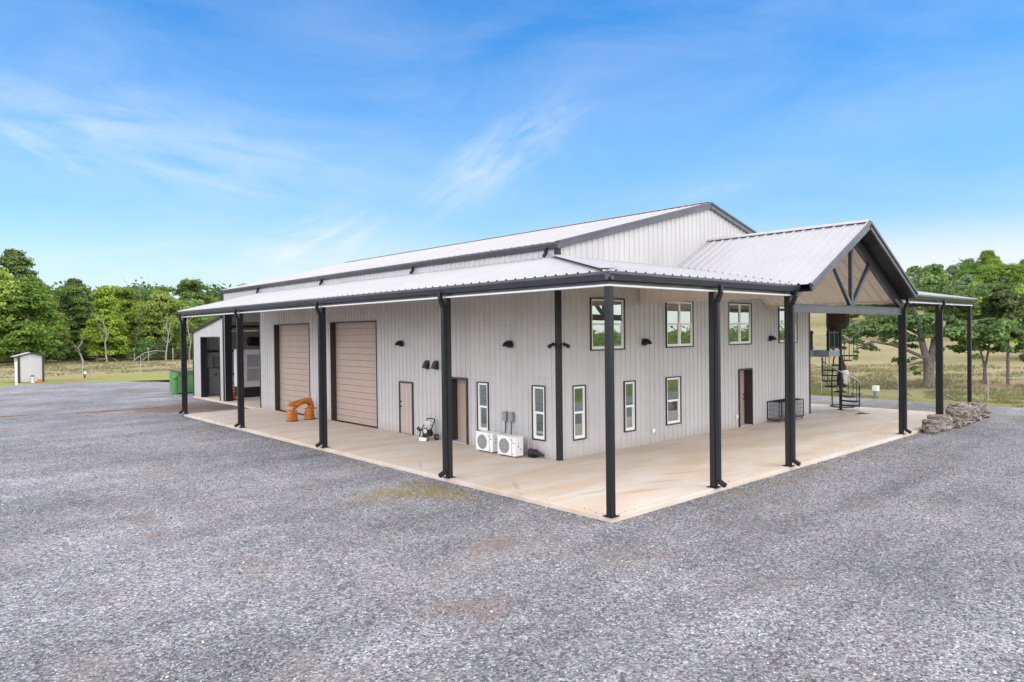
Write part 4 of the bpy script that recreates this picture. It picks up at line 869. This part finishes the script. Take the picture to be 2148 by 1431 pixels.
# ------------------------------------------------------------------ vegetation
def leaf_crown(name,seed,blobs,nleaf,size,mat,flat=.0):
    """blobs: (x,y,z,rx,ry,rz). leaf quads scattered through the shells of many overlapping clumps"""
    rng=np.random.default_rng(seed); B_=np.array(blobs,float); area=(B_[:,3]*B_[:,5]); pk=rng.choice(len(B_),nleaf,p=area/area.sum())
    d=rng.normal(size=(nleaf,3)); d/=np.linalg.norm(d,axis=1)[:,None]; d[:,2]=np.where(d[:,2]<-.3,-d[:,2]*.6,d[:,2])
    rr=rng.uniform(.25,1,nleaf)**.45*(1+.16*rng.normal(size=nleaf)); c=B_[pk,:3]+d*B_[pk,3:6]*rr[:,None]
    nrm=d*.75+rng.normal(size=(nleaf,3))*.6+np.array([0,0,.35]); nrm/=np.linalg.norm(nrm,axis=1)[:,None]
    t_=np.cross(nrm,rng.normal(size=(nleaf,3))); t_/=np.linalg.norm(t_,axis=1)[:,None]; b_=np.cross(nrm,t_)
    s_=size*rng.uniform(.55,1.35,nleaf)[:,None]; t_*=s_*.5; b_*=s_*.36
    v=np.empty((nleaf,5,3)); v[:,0]=c-t_; v[:,1]=c-t_*.2-b_; v[:,2]=c+t_*.9-b_*.3; v[:,3]=c+t_*.6+b_*.7; v[:,4]=c-t_*.3+b_
    me=bpy.data.meshes.new(name); nv=nleaf*5; me.vertices.add(nv); me.vertices.foreach_set('co',v.reshape(-1).astype(np.float32)); me.loops.add(nv); me.loops.foreach_set('vertex_index',np.arange(nv,dtype=np.int32)); me.polygons.add(nleaf); me.polygons.foreach_set('loop_start',np.arange(0,nv,5,dtype=np.int32)); me.polygons.foreach_set('loop_total',np.full(nleaf,5,dtype=np.int32)); me.materials.append(mat); me.update(calc_edges=True); return me
def blobset(seed,w,h,z0,n,shape='round',br=.24):
    n=int(n*1.7); br*=.72
    rnd=random.Random(seed); out=[]
    while len(out)<n:
        a=rnd.uniform(0,2*math.pi); zf=rnd.uniform(0,1); 
        if shape=='round': prof=math.sqrt(max(.05,1-(2*zf-.85)**2*.95))
        elif shape=='cone': prof=max(.15,1-zf*.85)
        elif shape=='pine': prof=.25+.75*max(0,math.sin(math.pi*min(1,.15+zf*.9)))*(1 if zf>.35 else .5)
        else: prof=.6+.5*math.sin(zf*math.pi)
        q=w/2*prof*rnd.uniform(.3,.92); s_=w*br*rnd.uniform(.55,1.1)
        out.append((q*math.cos(a),q*math.sin(a),z0+zf*h,s_,s_,s_*rnd.uniform(.55,.85)))
    return out
def trunk_mesh(name,seed,h,r0,spread,nl,mat,lean=0):
    rnd=random.Random(seed); m=MB(); P0=Vector((0,0,-.3)); pts=[P0]
    for k in range(1,5): pts.append(Vector((rnd.uniform(-.15,.15)*k*.5+lean*k/4,rnd.uniform(-.15,.15)*k*.5,h*k/4)))
    m.tube(pts,[r0*1.3,r0*.95,r0*.8,r0*.6,r0*.35],8)
    for k in range(nl):
        f=rnd.uniform(.4,.95); i=min(3,int(f*4)); b0=pts[i].lerp(pts[i+1],f*4-i); a=rnd.uniform(0,2*math.pi); L=spread*rnd.uniform(.5,1)
        b1=b0+Vector((math.cos(a)*L*.5,math.sin(a)*L*.5,L*.45)); b2=b0+Vector((math.cos(a)*L,math.sin(a)*L,L*.75))
        m.tube([b0,b1,b2],[r0*.4,r0*.25,r0*.08],6)
    me_=m.build('tmp',mat); me=me_.data; bpy.data.objects.remove(me_); me.name=name; return me
KIND=[]   # (crown mesh, trunk mesh)
def kind(seed,w,h,z0,nb,shape,nleaf,size,mat,tr,br=.24):
    KIND.append((leaf_crown('crown',seed,blobset(seed,w,h,z0,nb,shape,br),nleaf,size,mat),trunk_mesh('trunk',seed,z0+h*.62,tr,w*.26,7,bark)))
kind(11,8,10.5,1.2,60,'round',19000,.36,leaf_mid,.22)
kind(12,7,12,1.5,70,'oval',19000,.35,leaf_mid,.2)
kind(13,6.5,10,5,60,'pine',15000,.34,leaf_dark,.2)
kind(14,8.5,9.5,1,60,'round',19000,.36,leaf_bright,.22)
kind(15,5,11,5,46,'pine',12000,.33,leaf_dark,.16,.22)
kind(16,9,10.5,1.5,75,'round',21000,.36,leaf_dark,.25)
kind(17,6.5,10,1.2,55,'cone',14000,.34,leaf_bright,.18)
kind(18,6,4.2,.2,40,'round',5200,.36,leaf_mid,.08)      # shrub
kind(19,7,9,2.5,55,'round',17000,.36,leaf_haze,.2)
kind(20,5,2.6,.1,34,'round',4200,.34,leaf_dark,.06)      # low scrub
def tree(name,k,x,y,s,rz,label,cat,group=None,sz=None,z=None):
    r=thing(name,(x,y,gz(x,y) if z is None else z),label,cat,group,rz); r.scale=(s,s,sz or s)
    for nm,me in (('crown',KIND[k][0]),('trunk',KIND[k][1])):
        o=bpy.data.objects.new(nm,me); S.collection.objects.link(o); o.parent=r
    return r
rnd=random.Random(77)
D3='broadleaf trees in the wood behind the left field fence'
# left wood, three ranks; bearings measured from the view axis (degrees to the left)
row=[]
for rank,(D,st_,kinds,hs) in enumerate(((129,2.0,(0,1,3,6,3,1),(.66,.86)),(139,1.9,(1,5,0,3,1,0),(.80,.98)),(151,1.8,(2,1,5,2,1,5,4),(.92,1.06)))):
    a=11.5+rank*.9
    while a<52:
        k=rnd.choice(kinds); s=rnd.uniform(*hs); 
        if a>33.5: s*=1.12
        if a<24.5: s*=.86
        x,y=polar(a+rnd.uniform(-.5,.5),D+rnd.uniform(-4,4)+(a-22)*.45)
        lab={0:'mid green round-crowned tree',1:'mid green tall oval-crowned tree',2:'dark high-crowned pine-like tree',3:'bright green round-crowned tree',4:'slim dark high-crowned pine-like tree',5:'broad dark green round-crowned tree',6:'bright green pointed-crowned tree'}[k]+(' in the front rank of the left wood',' in the middle rank of the left wood',' in the back rank of the left wood')[rank]
        tree('pine_tree' if k in (2,4) else 'tree',k,x,y,s,rnd.uniform(0,6.28),lab,'tree',('front','middle','back')[rank]+' rank trees of the left wood, kind '+('a','b','c','d','e','f','g')[k])
        a+=st_*rnd.uniform(.75,1.2)
# notable trees there
x,y=polar(35.2,160); tree('pine_tree',2,x,y,1.25,1.0,'tallest dark pine rising above the far left end of the wood','tree',sz=1.26)
x,y=polar(36.5,120); tree('tree',3,x,y,1.15,2.0,'big bright green tree at the far left edge of the view','tree',sz=1.22)
x,y=polar(34.6,118); tree('tree',0,x,y,1.05,4.0,'large bright-topped leafy tree right behind the pump house','tree',sz=.92)
x,y=polar(30.0,124); tree('tree',6,x,y,1.0,3.0,'vine-hung bright green tree with pale forked trunk above the fence brace','tree',sz=1.0)
x,y=polar(26.4,127); tree('tree',3,x,y,.95,.4,'broad yellow-green tree between the pale trunks and the porch','tree',sz=.98)
# pale trunks and snags
def snag(x,y,h,seed,label,cat='dead tree'):
    r=thing('dead_tree',(x,y,gz(x,y)),label,cat); rd=random.Random(seed)
    m=MB(); pts=[Vector((0,0,-.2))]; 
    for k in range(1,6): pts.append(pts[-1]+Vector((rd.uniform(-.35,.45),rd.uniform(-.3,.3),h/5)))
    m.tube(pts,[.14,.12,.10,.08,.06,.03],7); m.build('trunk',palebark,r)
    for k in range(6):
        p=pts[rd.randint(2,4)]; a=rd.uniform(0,6.28); L=h*rd.uniform(.15,.3); m=MB(); m.tube([p,p+Vector((math.cos(a)*L*.5,math.sin(a)*L*.5,L*.5)),p+Vector((math.cos(a)*L*.8,math.sin(a)*L*.8,L*1.1))],[.05,.035,.015],5); m.build('branch',palebark,r)
for a,D,h,sd_,lab in ((30.0,119,7.5,3,'leaning pale forked dead trunk in front of the vine-hung tree'),(31.4,118,4,8,'short pale dead trunk left of the forked one'),(26.3,119.5,7,5,'slim pale bare trunk right of the broad gap in the wood'),(24.7,119.5,7.5,12,'pale bare trunk nearest the porch end'),(28.2,146,13.5,17,'grey leafless snag standing above the middle of the wood')):
    x,y=polar(a,D); snag(x,y,h,sd_,lab)
x,y=polar(27.2,117); r=thing('dead_branch',(x,y,gz(x,y)),'fallen pale bough arching over the fence line','branch'); m=MB(); m.tube([(-2,1.5,.2),(-.8,.6,1.3),(.4,-.4,1.6),(1.6,-1.4,1.5)],[.13,.1,.08,.03],6); m.tube([(-1,.8,.2),(-.2,.1,1.0),(.6,-.6,1.4)],[.08,.06,.02],6); m.build('bough',palebark,r)
# understorey shrubs
a=11.0
while a<50:
    for q in range(2):
        x,y=polar(a+rnd.uniform(-.6,.6),122+q*4.5+rnd.uniform(-1.5,1.5)+(a-22)*.5); k=7 if rnd.random()<.6 else 9
        tree('shrub',k,x,y,rnd.uniform(.75,1.1),rnd.uniform(0,6.28),('taller leafy shrub' if k==7 else 'low dark shrub')+' in the undergrowth at the foot of the left wood','shrub','undergrowth shrubs of the left wood, '+('tall' if k==7 else 'low'))
    a+=1.7
# right hillside wood
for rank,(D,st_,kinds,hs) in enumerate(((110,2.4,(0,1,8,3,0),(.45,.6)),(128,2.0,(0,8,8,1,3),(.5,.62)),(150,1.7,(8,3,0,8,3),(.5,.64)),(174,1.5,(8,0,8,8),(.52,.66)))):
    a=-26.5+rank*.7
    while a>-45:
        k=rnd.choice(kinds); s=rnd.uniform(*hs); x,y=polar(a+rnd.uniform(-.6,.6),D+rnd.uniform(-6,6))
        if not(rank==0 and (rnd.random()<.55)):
            lab={0:'mid green round-crowned tree',1:'mid green tall oval-crowned tree',2:'dark high-crowned pine-like tree',3:'bright green round-crowned tree',5:'broad dark green round-crowned tree',8:'haze-tinted green round-crowned tree'}[k]+(' low on the right hillside',' on the right hillside below its middle',' on the upper right hillside',' along the crest of the right hillside')[rank]
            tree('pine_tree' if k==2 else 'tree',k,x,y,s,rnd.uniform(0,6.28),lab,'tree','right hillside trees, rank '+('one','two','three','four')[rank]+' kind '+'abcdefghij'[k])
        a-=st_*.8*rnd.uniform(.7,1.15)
x,y=polar(-34.2,176); tree('tree',0,x,y,.62,0,'tall open-crowned tree standing out on the right skyline','tree',sz=.72)
x,y=polar(-36.5,84); tree('tree',3,x,y,.62,1,'bright yellow-green tree behind the far right porch corner','tree')
# oak on the right
def oak():
    r=thing('oak_tree',(36.8,2.3,gz(36.8,2.3)),'old spreading oak with forked pale trunk behind the gable post','tree'); ax=vx
    def P_(s_,z,dep=0): return ax*s_+Vector((F.x,F.y,0)).normalized()*dep+Vector((0,0,z))
    m=MB(); m.tube([P_(0,-.3),P_(.02,.4),P_(0,1.2),P_(.05,1.9)],[.44,.33,.30,.34],14)
    m.tube([P_(-.05,1.7),P_(-.35,2.6),P_(-.55,3.6),P_(-.8,4.8)],[.26,.2,.16,.1],10); m.tube([P_(.15,1.7),P_(.35,2.7),P_(.5,3.8),P_(.9,5.2)],[.27,.22,.18,.1],10)
    m.build('trunk',bark,r)
    limbs=[[(-.3,1.9,0),(-1.2,2.35,.1),(-2.2,2.75,.2),(-3.6,3.0,0),(-4.6,2.75,-.2),(-5.6,3.1,-.3)],[(-3.6,3.0,0),(-4.2,2.65,.2),(-4.7,2.5,.3)],[(-.5,3.4,0),(-1.8,4.3,.8),(-3.4,5.0,1)],[(.5,3.6,0),(1.8,4.2,-.8),(3.6,4.4,-1)],[(.4,3,0),(1.6,3.6,1),(3.0,3.9,1.6)],[(-.3,2.8,0),(-.9,3.2,0),(-1.3,3.3,.1)],[(-.4,1.6,0),(-.9,1.55,0),(-1.3,1.45,0)],[(-.6,4.2,0),(-1.6,5.8,-.6),(-2.4,6.6,-1)],[(.8,4.8,0),(1.6,6.2,.5),(2.2,7.0,1)],[(0,4.6,0),(.0,6,1),(.3,7.2,1)]]
    for l in limbs:
        m=MB(); n=len(l); m.tube([P_(a_,z,dp) for a_,z,dp in l],[.12*(1-.8*i/(n-1)) for i in range(n)],7); m.build('limb',bark,r)
    rd=random.Random(9); bl=[]
    spec=[(-5.0,4.3,1.0,7),(-4.2,4.9,1.1,7),(-3.2,4.5,1.3,9),(-1.9,4.9,1.3,9),(-.6,4.7,1.3,9),(-1.0,3.9,.9,5),(.9,4.9,1.4,9),(2.2,4.8,1.5,10),(3.4,4.5,1.4,9),(4.3,4.2,1.2,8),(-2.9,5.9,1.2,8),(-.9,6.3,1.4,9),(1.2,6.5,1.4,9),(3.0,6.1,1.3,8),(2.2,3.5,.8,5),(3.2,3.1,.7,4),(1.4,3.4,.6,3),(-1.6,2.4,.7,5),(-1.0,2.0,.5,3),(-4.3,2.95,.4,2),(-5.5,3.7,.8,5),(-3.4,3.6,.6,3),(-2.2,3.7,.6,3),(4.6,3.3,.7,3),(0,7.4,1.0,5)]
    for s_,z,q,n in spec:
        z-=.85 if z<5.3 else .3
        for k in range(n):
            rr=q*.42*rd.uniform(.7,1.25); p=P_(s_+rd.uniform(-q,q)*.85,z+rd.uniform(-q,q)*.55,rd.uniform(-2.2,2.2)*(q/1.5)); bl.append((p.x,p.y,p.z,rr,rr,rr*.62))
    me=leaf_crown('crown',5,bl,21000,.23,leaf_oak); o=bpy.data.objects.new('crown',me); S.collection.objects.link(o); o.parent=r
oak()
def small_tree(x,y,label,tr,spec,seed,nleaf):
    r=thing('young_tree',(x,y,gz(x,y)),label,'tree'); m=MB(); ax=vx
    P_=lambda s_,z,dep=0: ax*s_+Vector((F.x,F.y,0)).normalized()*dep+Vector((0,0,z))
    for l,rs in tr: m.tube([P_(*q) for q in l],rs,8)
    m.build('trunk',bark,r); rd=random.Random(seed); bl=[]
    for s_,z,q,n in spec:
        for k in range(n):
            rr=q*.42*rd.uniform(.7,1.2); p=P_(s_+rd.uniform(-q,q)*.85,z-.45+rd.uniform(-q,q)*.6,rd.uniform(-1.2,1.2)); bl.append((p.x,p.y,p.z,rr,rr,rr*.65))
    o=bpy.data.objects.new('crown',leaf_crown('crown',seed,bl,nleaf,.24,leaf_oak)); S.collection.objects.link(o); o.parent=r
small_tree(41.7,.4,'young tree with forked trunk, left of the two small field trees',[([(0,-.2),(.0,.8),(.03,1.3)],[.15,.11,.10]),([(0,1.2),(-.25,2.1),(-.5,3.2),(-.7,4.5)],[.085,.065,.05,.03]),([(.05,1.2),(.22,2.1),(.4,3.3),(.3,4.8)],[.085,.065,.05,.03])],[(-.6,3.2,.9,5),(-1.0,4.6,1.4,8),(.3,5.2,1.5,9),(.9,4.2,1.1,6),(-.6,6.3,1.3,7),(.6,6.8,1.2,6)],41,8000)
small_tree(41.76,-.9,'young tree with straight trunk, right of the two small field trees',[([(0,-.2),(.0,1.5),(.03,3.2),(0,5)],[.11,.09,.07,.04])],[(.1,3.1,1.0,6),(.7,2.4,.6,3),(.9,4.3,1.3,8),(.2,5.4,1.5,9),(1.3,5.6,1.1,6),(.5,6.7,1.2,6)],42,7500)
# far woods: beyond the building and on the yard's other sides (one mass)
def woods(name,bear,D,h,mat,n,seed,label=None):
    rd=random.Random(seed); bl=[]
    for k in range(n):
        a=rd.uniform(*bear); x,y=polar(a,D*rd.uniform(.9,1.15)); s_=rd.uniform(2.2,4); bl.append((x,y,gz(x,y)+h*rd.uniform(.1,1)-1,s_,s_,s_*.8))
    o=bpy.data.objects.new(name,leaf_crown(name,seed,bl,n*90,.9,mat)); S.collection.objects.link(o); tag(o,label,None,None,'stuff'); return o
woods('far_woods',(-180,-62),165,3,leaf_mid,330,1); woods('far_woods',(62,175),170,9,leaf_mid,260,2)
woods('far_woods',(8,60),172,13,leaf_dark,520,3); woods('far_woods',(-60,10),235,8,leaf_haze,420,4)
# grass tufts
def tufts(name,regions,mat,seed):
    rng=np.random.default_rng(seed); V=[];n=0
    for (x0,x1,y0,y1,cnt,h,w) in regions:
        xs_=rng.uniform(x0,x1,cnt); ys_=rng.uniform(y0,y1,cnt)
        for x,y in zip(xs_,ys_):
            d_=noise.noise(Vector((x*.35,y*.35,1.5)))
            if d_<-.05: continue
            z=gz(x,y)-.02; hh_=h*rng.uniform(.5,1.3)*(1+d_); a=rng.uniform(0,6.28)
            for q in range(3):
                a2=a+q*2.1; dx,dy=math.cos(a2)*w,math.sin(a2)*w; lx,ly=rng.normal(0,.35*hh_,2)
                V+= [(x-dx,y-dy,z),(x+dx,y+dy,z),(x+lx*1.6,y+ly*1.6,z+hh_)]
    V=np.array(V,np.float32); nv=len(V); me=bpy.data.meshes.new(name); me.vertices.add(nv); me.vertices.foreach_set('co',V.reshape(-1)); me.loops.add(nv); me.loops.foreach_set('vertex_index',np.arange(nv,dtype=np.int32)); me.polygons.add(nv//3); me.polygons.foreach_set('loop_start',np.arange(0,nv,3,dtype=np.int32)); me.polygons.foreach_set('loop_total',np.full(nv//3,3,dtype=np.int32)); me.materials.append(mat); me.update(calc_edges=True)
    o=bpy.data.objects.new(name,me); S.collection.objects.link(o); tag(o,kind='stuff')
tufts('field_grass',[(24.9,34,-14,22,14000,.16,.02),(34,60,-16,34,15000,.18,.03),(-10,45,66,112,12000,.16,.05),(4,24,-26,-11.6,4000,.14,.02)],grassm,4)

# loose gravel stones lying on the yard, thickest near the viewer and along the slab
stonem=bpy.data.materials.new('loose_stone'); stonem.use_nodes=True; t=NT(stonem.node_tree); b=t.n['Principled BSDF']; b.inputs['Roughness'].default_value=.8
rp=t.add('ShaderNodeValToRGB'); t.put(rp.inputs[0],t.add('ShaderNodeNewGeometry').outputs['Random Per Island']); c=rp.color_ramp; c.elements[0].color=(.09,.092,.10,1); c.elements[1].color=(.64,.64,.65,1)
for p_,cc in ((.3,(.14,.145,.16)),(.6,(.24,.245,.26)),(.8,(.36,.36,.375)),(.86,(.33,.24,.2)),(.9,(.42,.41,.41))): e=c.elements.new(p_); e.color=(*cc,1)
t.put(b.inputs['Base Color'],rp.outputs[0])
rng=np.random.default_rng(8); P=[]
for x0,x1,y0,y1,n in ((-13,9,-13.5,-5.1,26000),(-13,-3.8,-13.5,16,30000),(-3.7,19,-5.25,-4.87,2600),(-3.95,-3.61,-4.8,20,2200),(5,20,-9,-5,5000)):
    P.append(np.stack([rng.uniform(x0,x1,n),rng.uniform(y0,y1,n)],1))
ns=len(P); 
for x0,x1,y0,y1,n in ((-3.5,18.9,-4.82,-4.62,120),(-3.56,-3.38,-4.5,20.2,120),(-3.4,18,-4.4,-.3,16)): P.append(np.stack([rng.uniform(x0,x1,n),rng.uniform(y0,y1,n)],1))
N1=sum(len(q) for q in P[:ns]); P=np.concatenate(P); N_=len(P)
octv=np.array([(1,0,0),(0,1,0),(-1,0,0),(0,-1,0),(0,0,1),(0,0,-1)],float); octf=np.array([(0,1,4),(1,2,4),(2,3,4),(3,0,4),(1,0,5),(2,1,5),(3,2,5),(0,3,5)])
sz=rng.uniform(.007,.019,N_)*np.where(rng.random(N_)<.04,1.5,1); a=rng.uniform(0,6.28,N_); V=octv[None]*rng.uniform(.6,1.3,(N_,6,1))*sz[:,None,None]; V[:,:,2]*=.7
ca,sa=np.cos(a)[:,None],np.sin(a)[:,None]; X=V[:,:,0]*ca-V[:,:,1]*sa; Y=V[:,:,0]*sa+V[:,:,1]*ca; V[:,:,0]=X+P[:,0,None]; V[:,:,1]=Y+P[:,1,None]; V[:,:,2]+=-.1+sz[:,None]*.35; V[N1:,:,2]+=.1
me=bpy.data.meshes.new('loose_gravel'); me.vertices.add(N_*6); me.vertices.foreach_set('co',V.reshape(-1).astype(np.float32)); Fc=(octf[None]+np.arange(N_)[:,None,None]*6).reshape(-1).astype(np.int32)
me.loops.add(len(Fc)); me.loops.foreach_set('vertex_index',Fc); me.polygons.add(N_*8); me.polygons.foreach_set('loop_start',np.arange(0,len(Fc),3,dtype=np.int32)); me.polygons.foreach_set('loop_total',np.full(N_*8,3,dtype=np.int32)); me.materials.append(stonem); me.update(calc_edges=True)
o=bpy.data.objects.new('loose_gravel',me); S.collection.objects.link(o); tag(o,kind='stuff')
weedm=leafmat('weed_leaves',(.10,.14,.02),(.30,.34,.06),.3)
def spots(lst,n):
    return [(x-w,x+w,y-h,y+h,n,.05,.006) for x,y,w,h in lst]
tufts('weeds',spots([(-3.85,-.3,.15,.9),(-4.3,.1,.4,.8),(3.7,-5.1,.5,.14),(.6,-5.1,.3,.12),(1.7,-5.05,.5,.06),(5.5,-5.05,.8,.08),(8.2,-5.1,.6,.1),(-3.75,6,.1,.6),(-6.0,.3,.5,.5),(2.9,-6.2,.3,.2),(6,-9,.3,.3),(20.3,0,1,5)],110),weedm,6)
# ------------------------------------------------------------------ every separate piece its own part
def split_pieces(stems,gap=.012):
    for o in list(S.objects):
        if o.type!='MESH' or o.name.split('.')[0] not in stems or o.parent is None: continue
        me=o.data; n=len(me.vertices); par=list(range(n))
        def fd(i):
            while par[i]!=i: par[i]=par[par[i]]; i=par[i]
            return i
        for e in me.edges:
            a,b_=fd(e.vertices[0]),fd(e.vertices[1]); par[a]=b_
        comp={}
        for i in range(n): comp.setdefault(fd(i),[]).append(i)
        bb=[]
        for k,vs in comp.items():
            c=np.array([me.vertices[i].co for i in vs]); bb.append([c.min(0)-gap,c.max(0)+gap,set(vs)])
        ch=True
        while ch:
            ch=False; out=[]
            for b_ in bb:
                for q in out:
                    if (b_[0]<=q[1]).all() and (q[0]<=b_[1]).all():
                        q[0]=np.minimum(q[0],b_[0]); q[1]=np.maximum(q[1],b_[1]); q[2]|=b_[2]; ch=True; break
                else: out.append(b_)
            bb=out
        if len(bb)<2: continue
        for k,(_,_,vs) in enumerate(bb):
            idx={v:i for i,v in enumerate(sorted(vs))}; fs=[p for p in me.polygons if p.vertices[0] in vs]
            nm=bpy.data.meshes.new(me.name); nm.from_pydata([me.vertices[v].co[:] for v in sorted(vs)],[],[[idx[v] for v in p.vertices] for p in fs]); nm.polygons.foreach_set('use_smooth',[p.use_smooth for p in fs]); nm.materials.append(me.materials[0]); nm.update()
            if k==0: first=nm
            else:
                c=o.copy(); c.data=nm; S.collection.objects.link(c)
        o.data=first
split_pieces({'rake_trim','gable_side_panel','base','corner_trim','handle','porch_ceiling','foot','bay_frame','gutter','trim','eye','ear','bay_wall','girt','rib','label_plate','louvre','louvre_shadow','railing','deck_beam','roof','main_roof','tread','post','limb','rake_cap','name_badge','grille','emblem'})
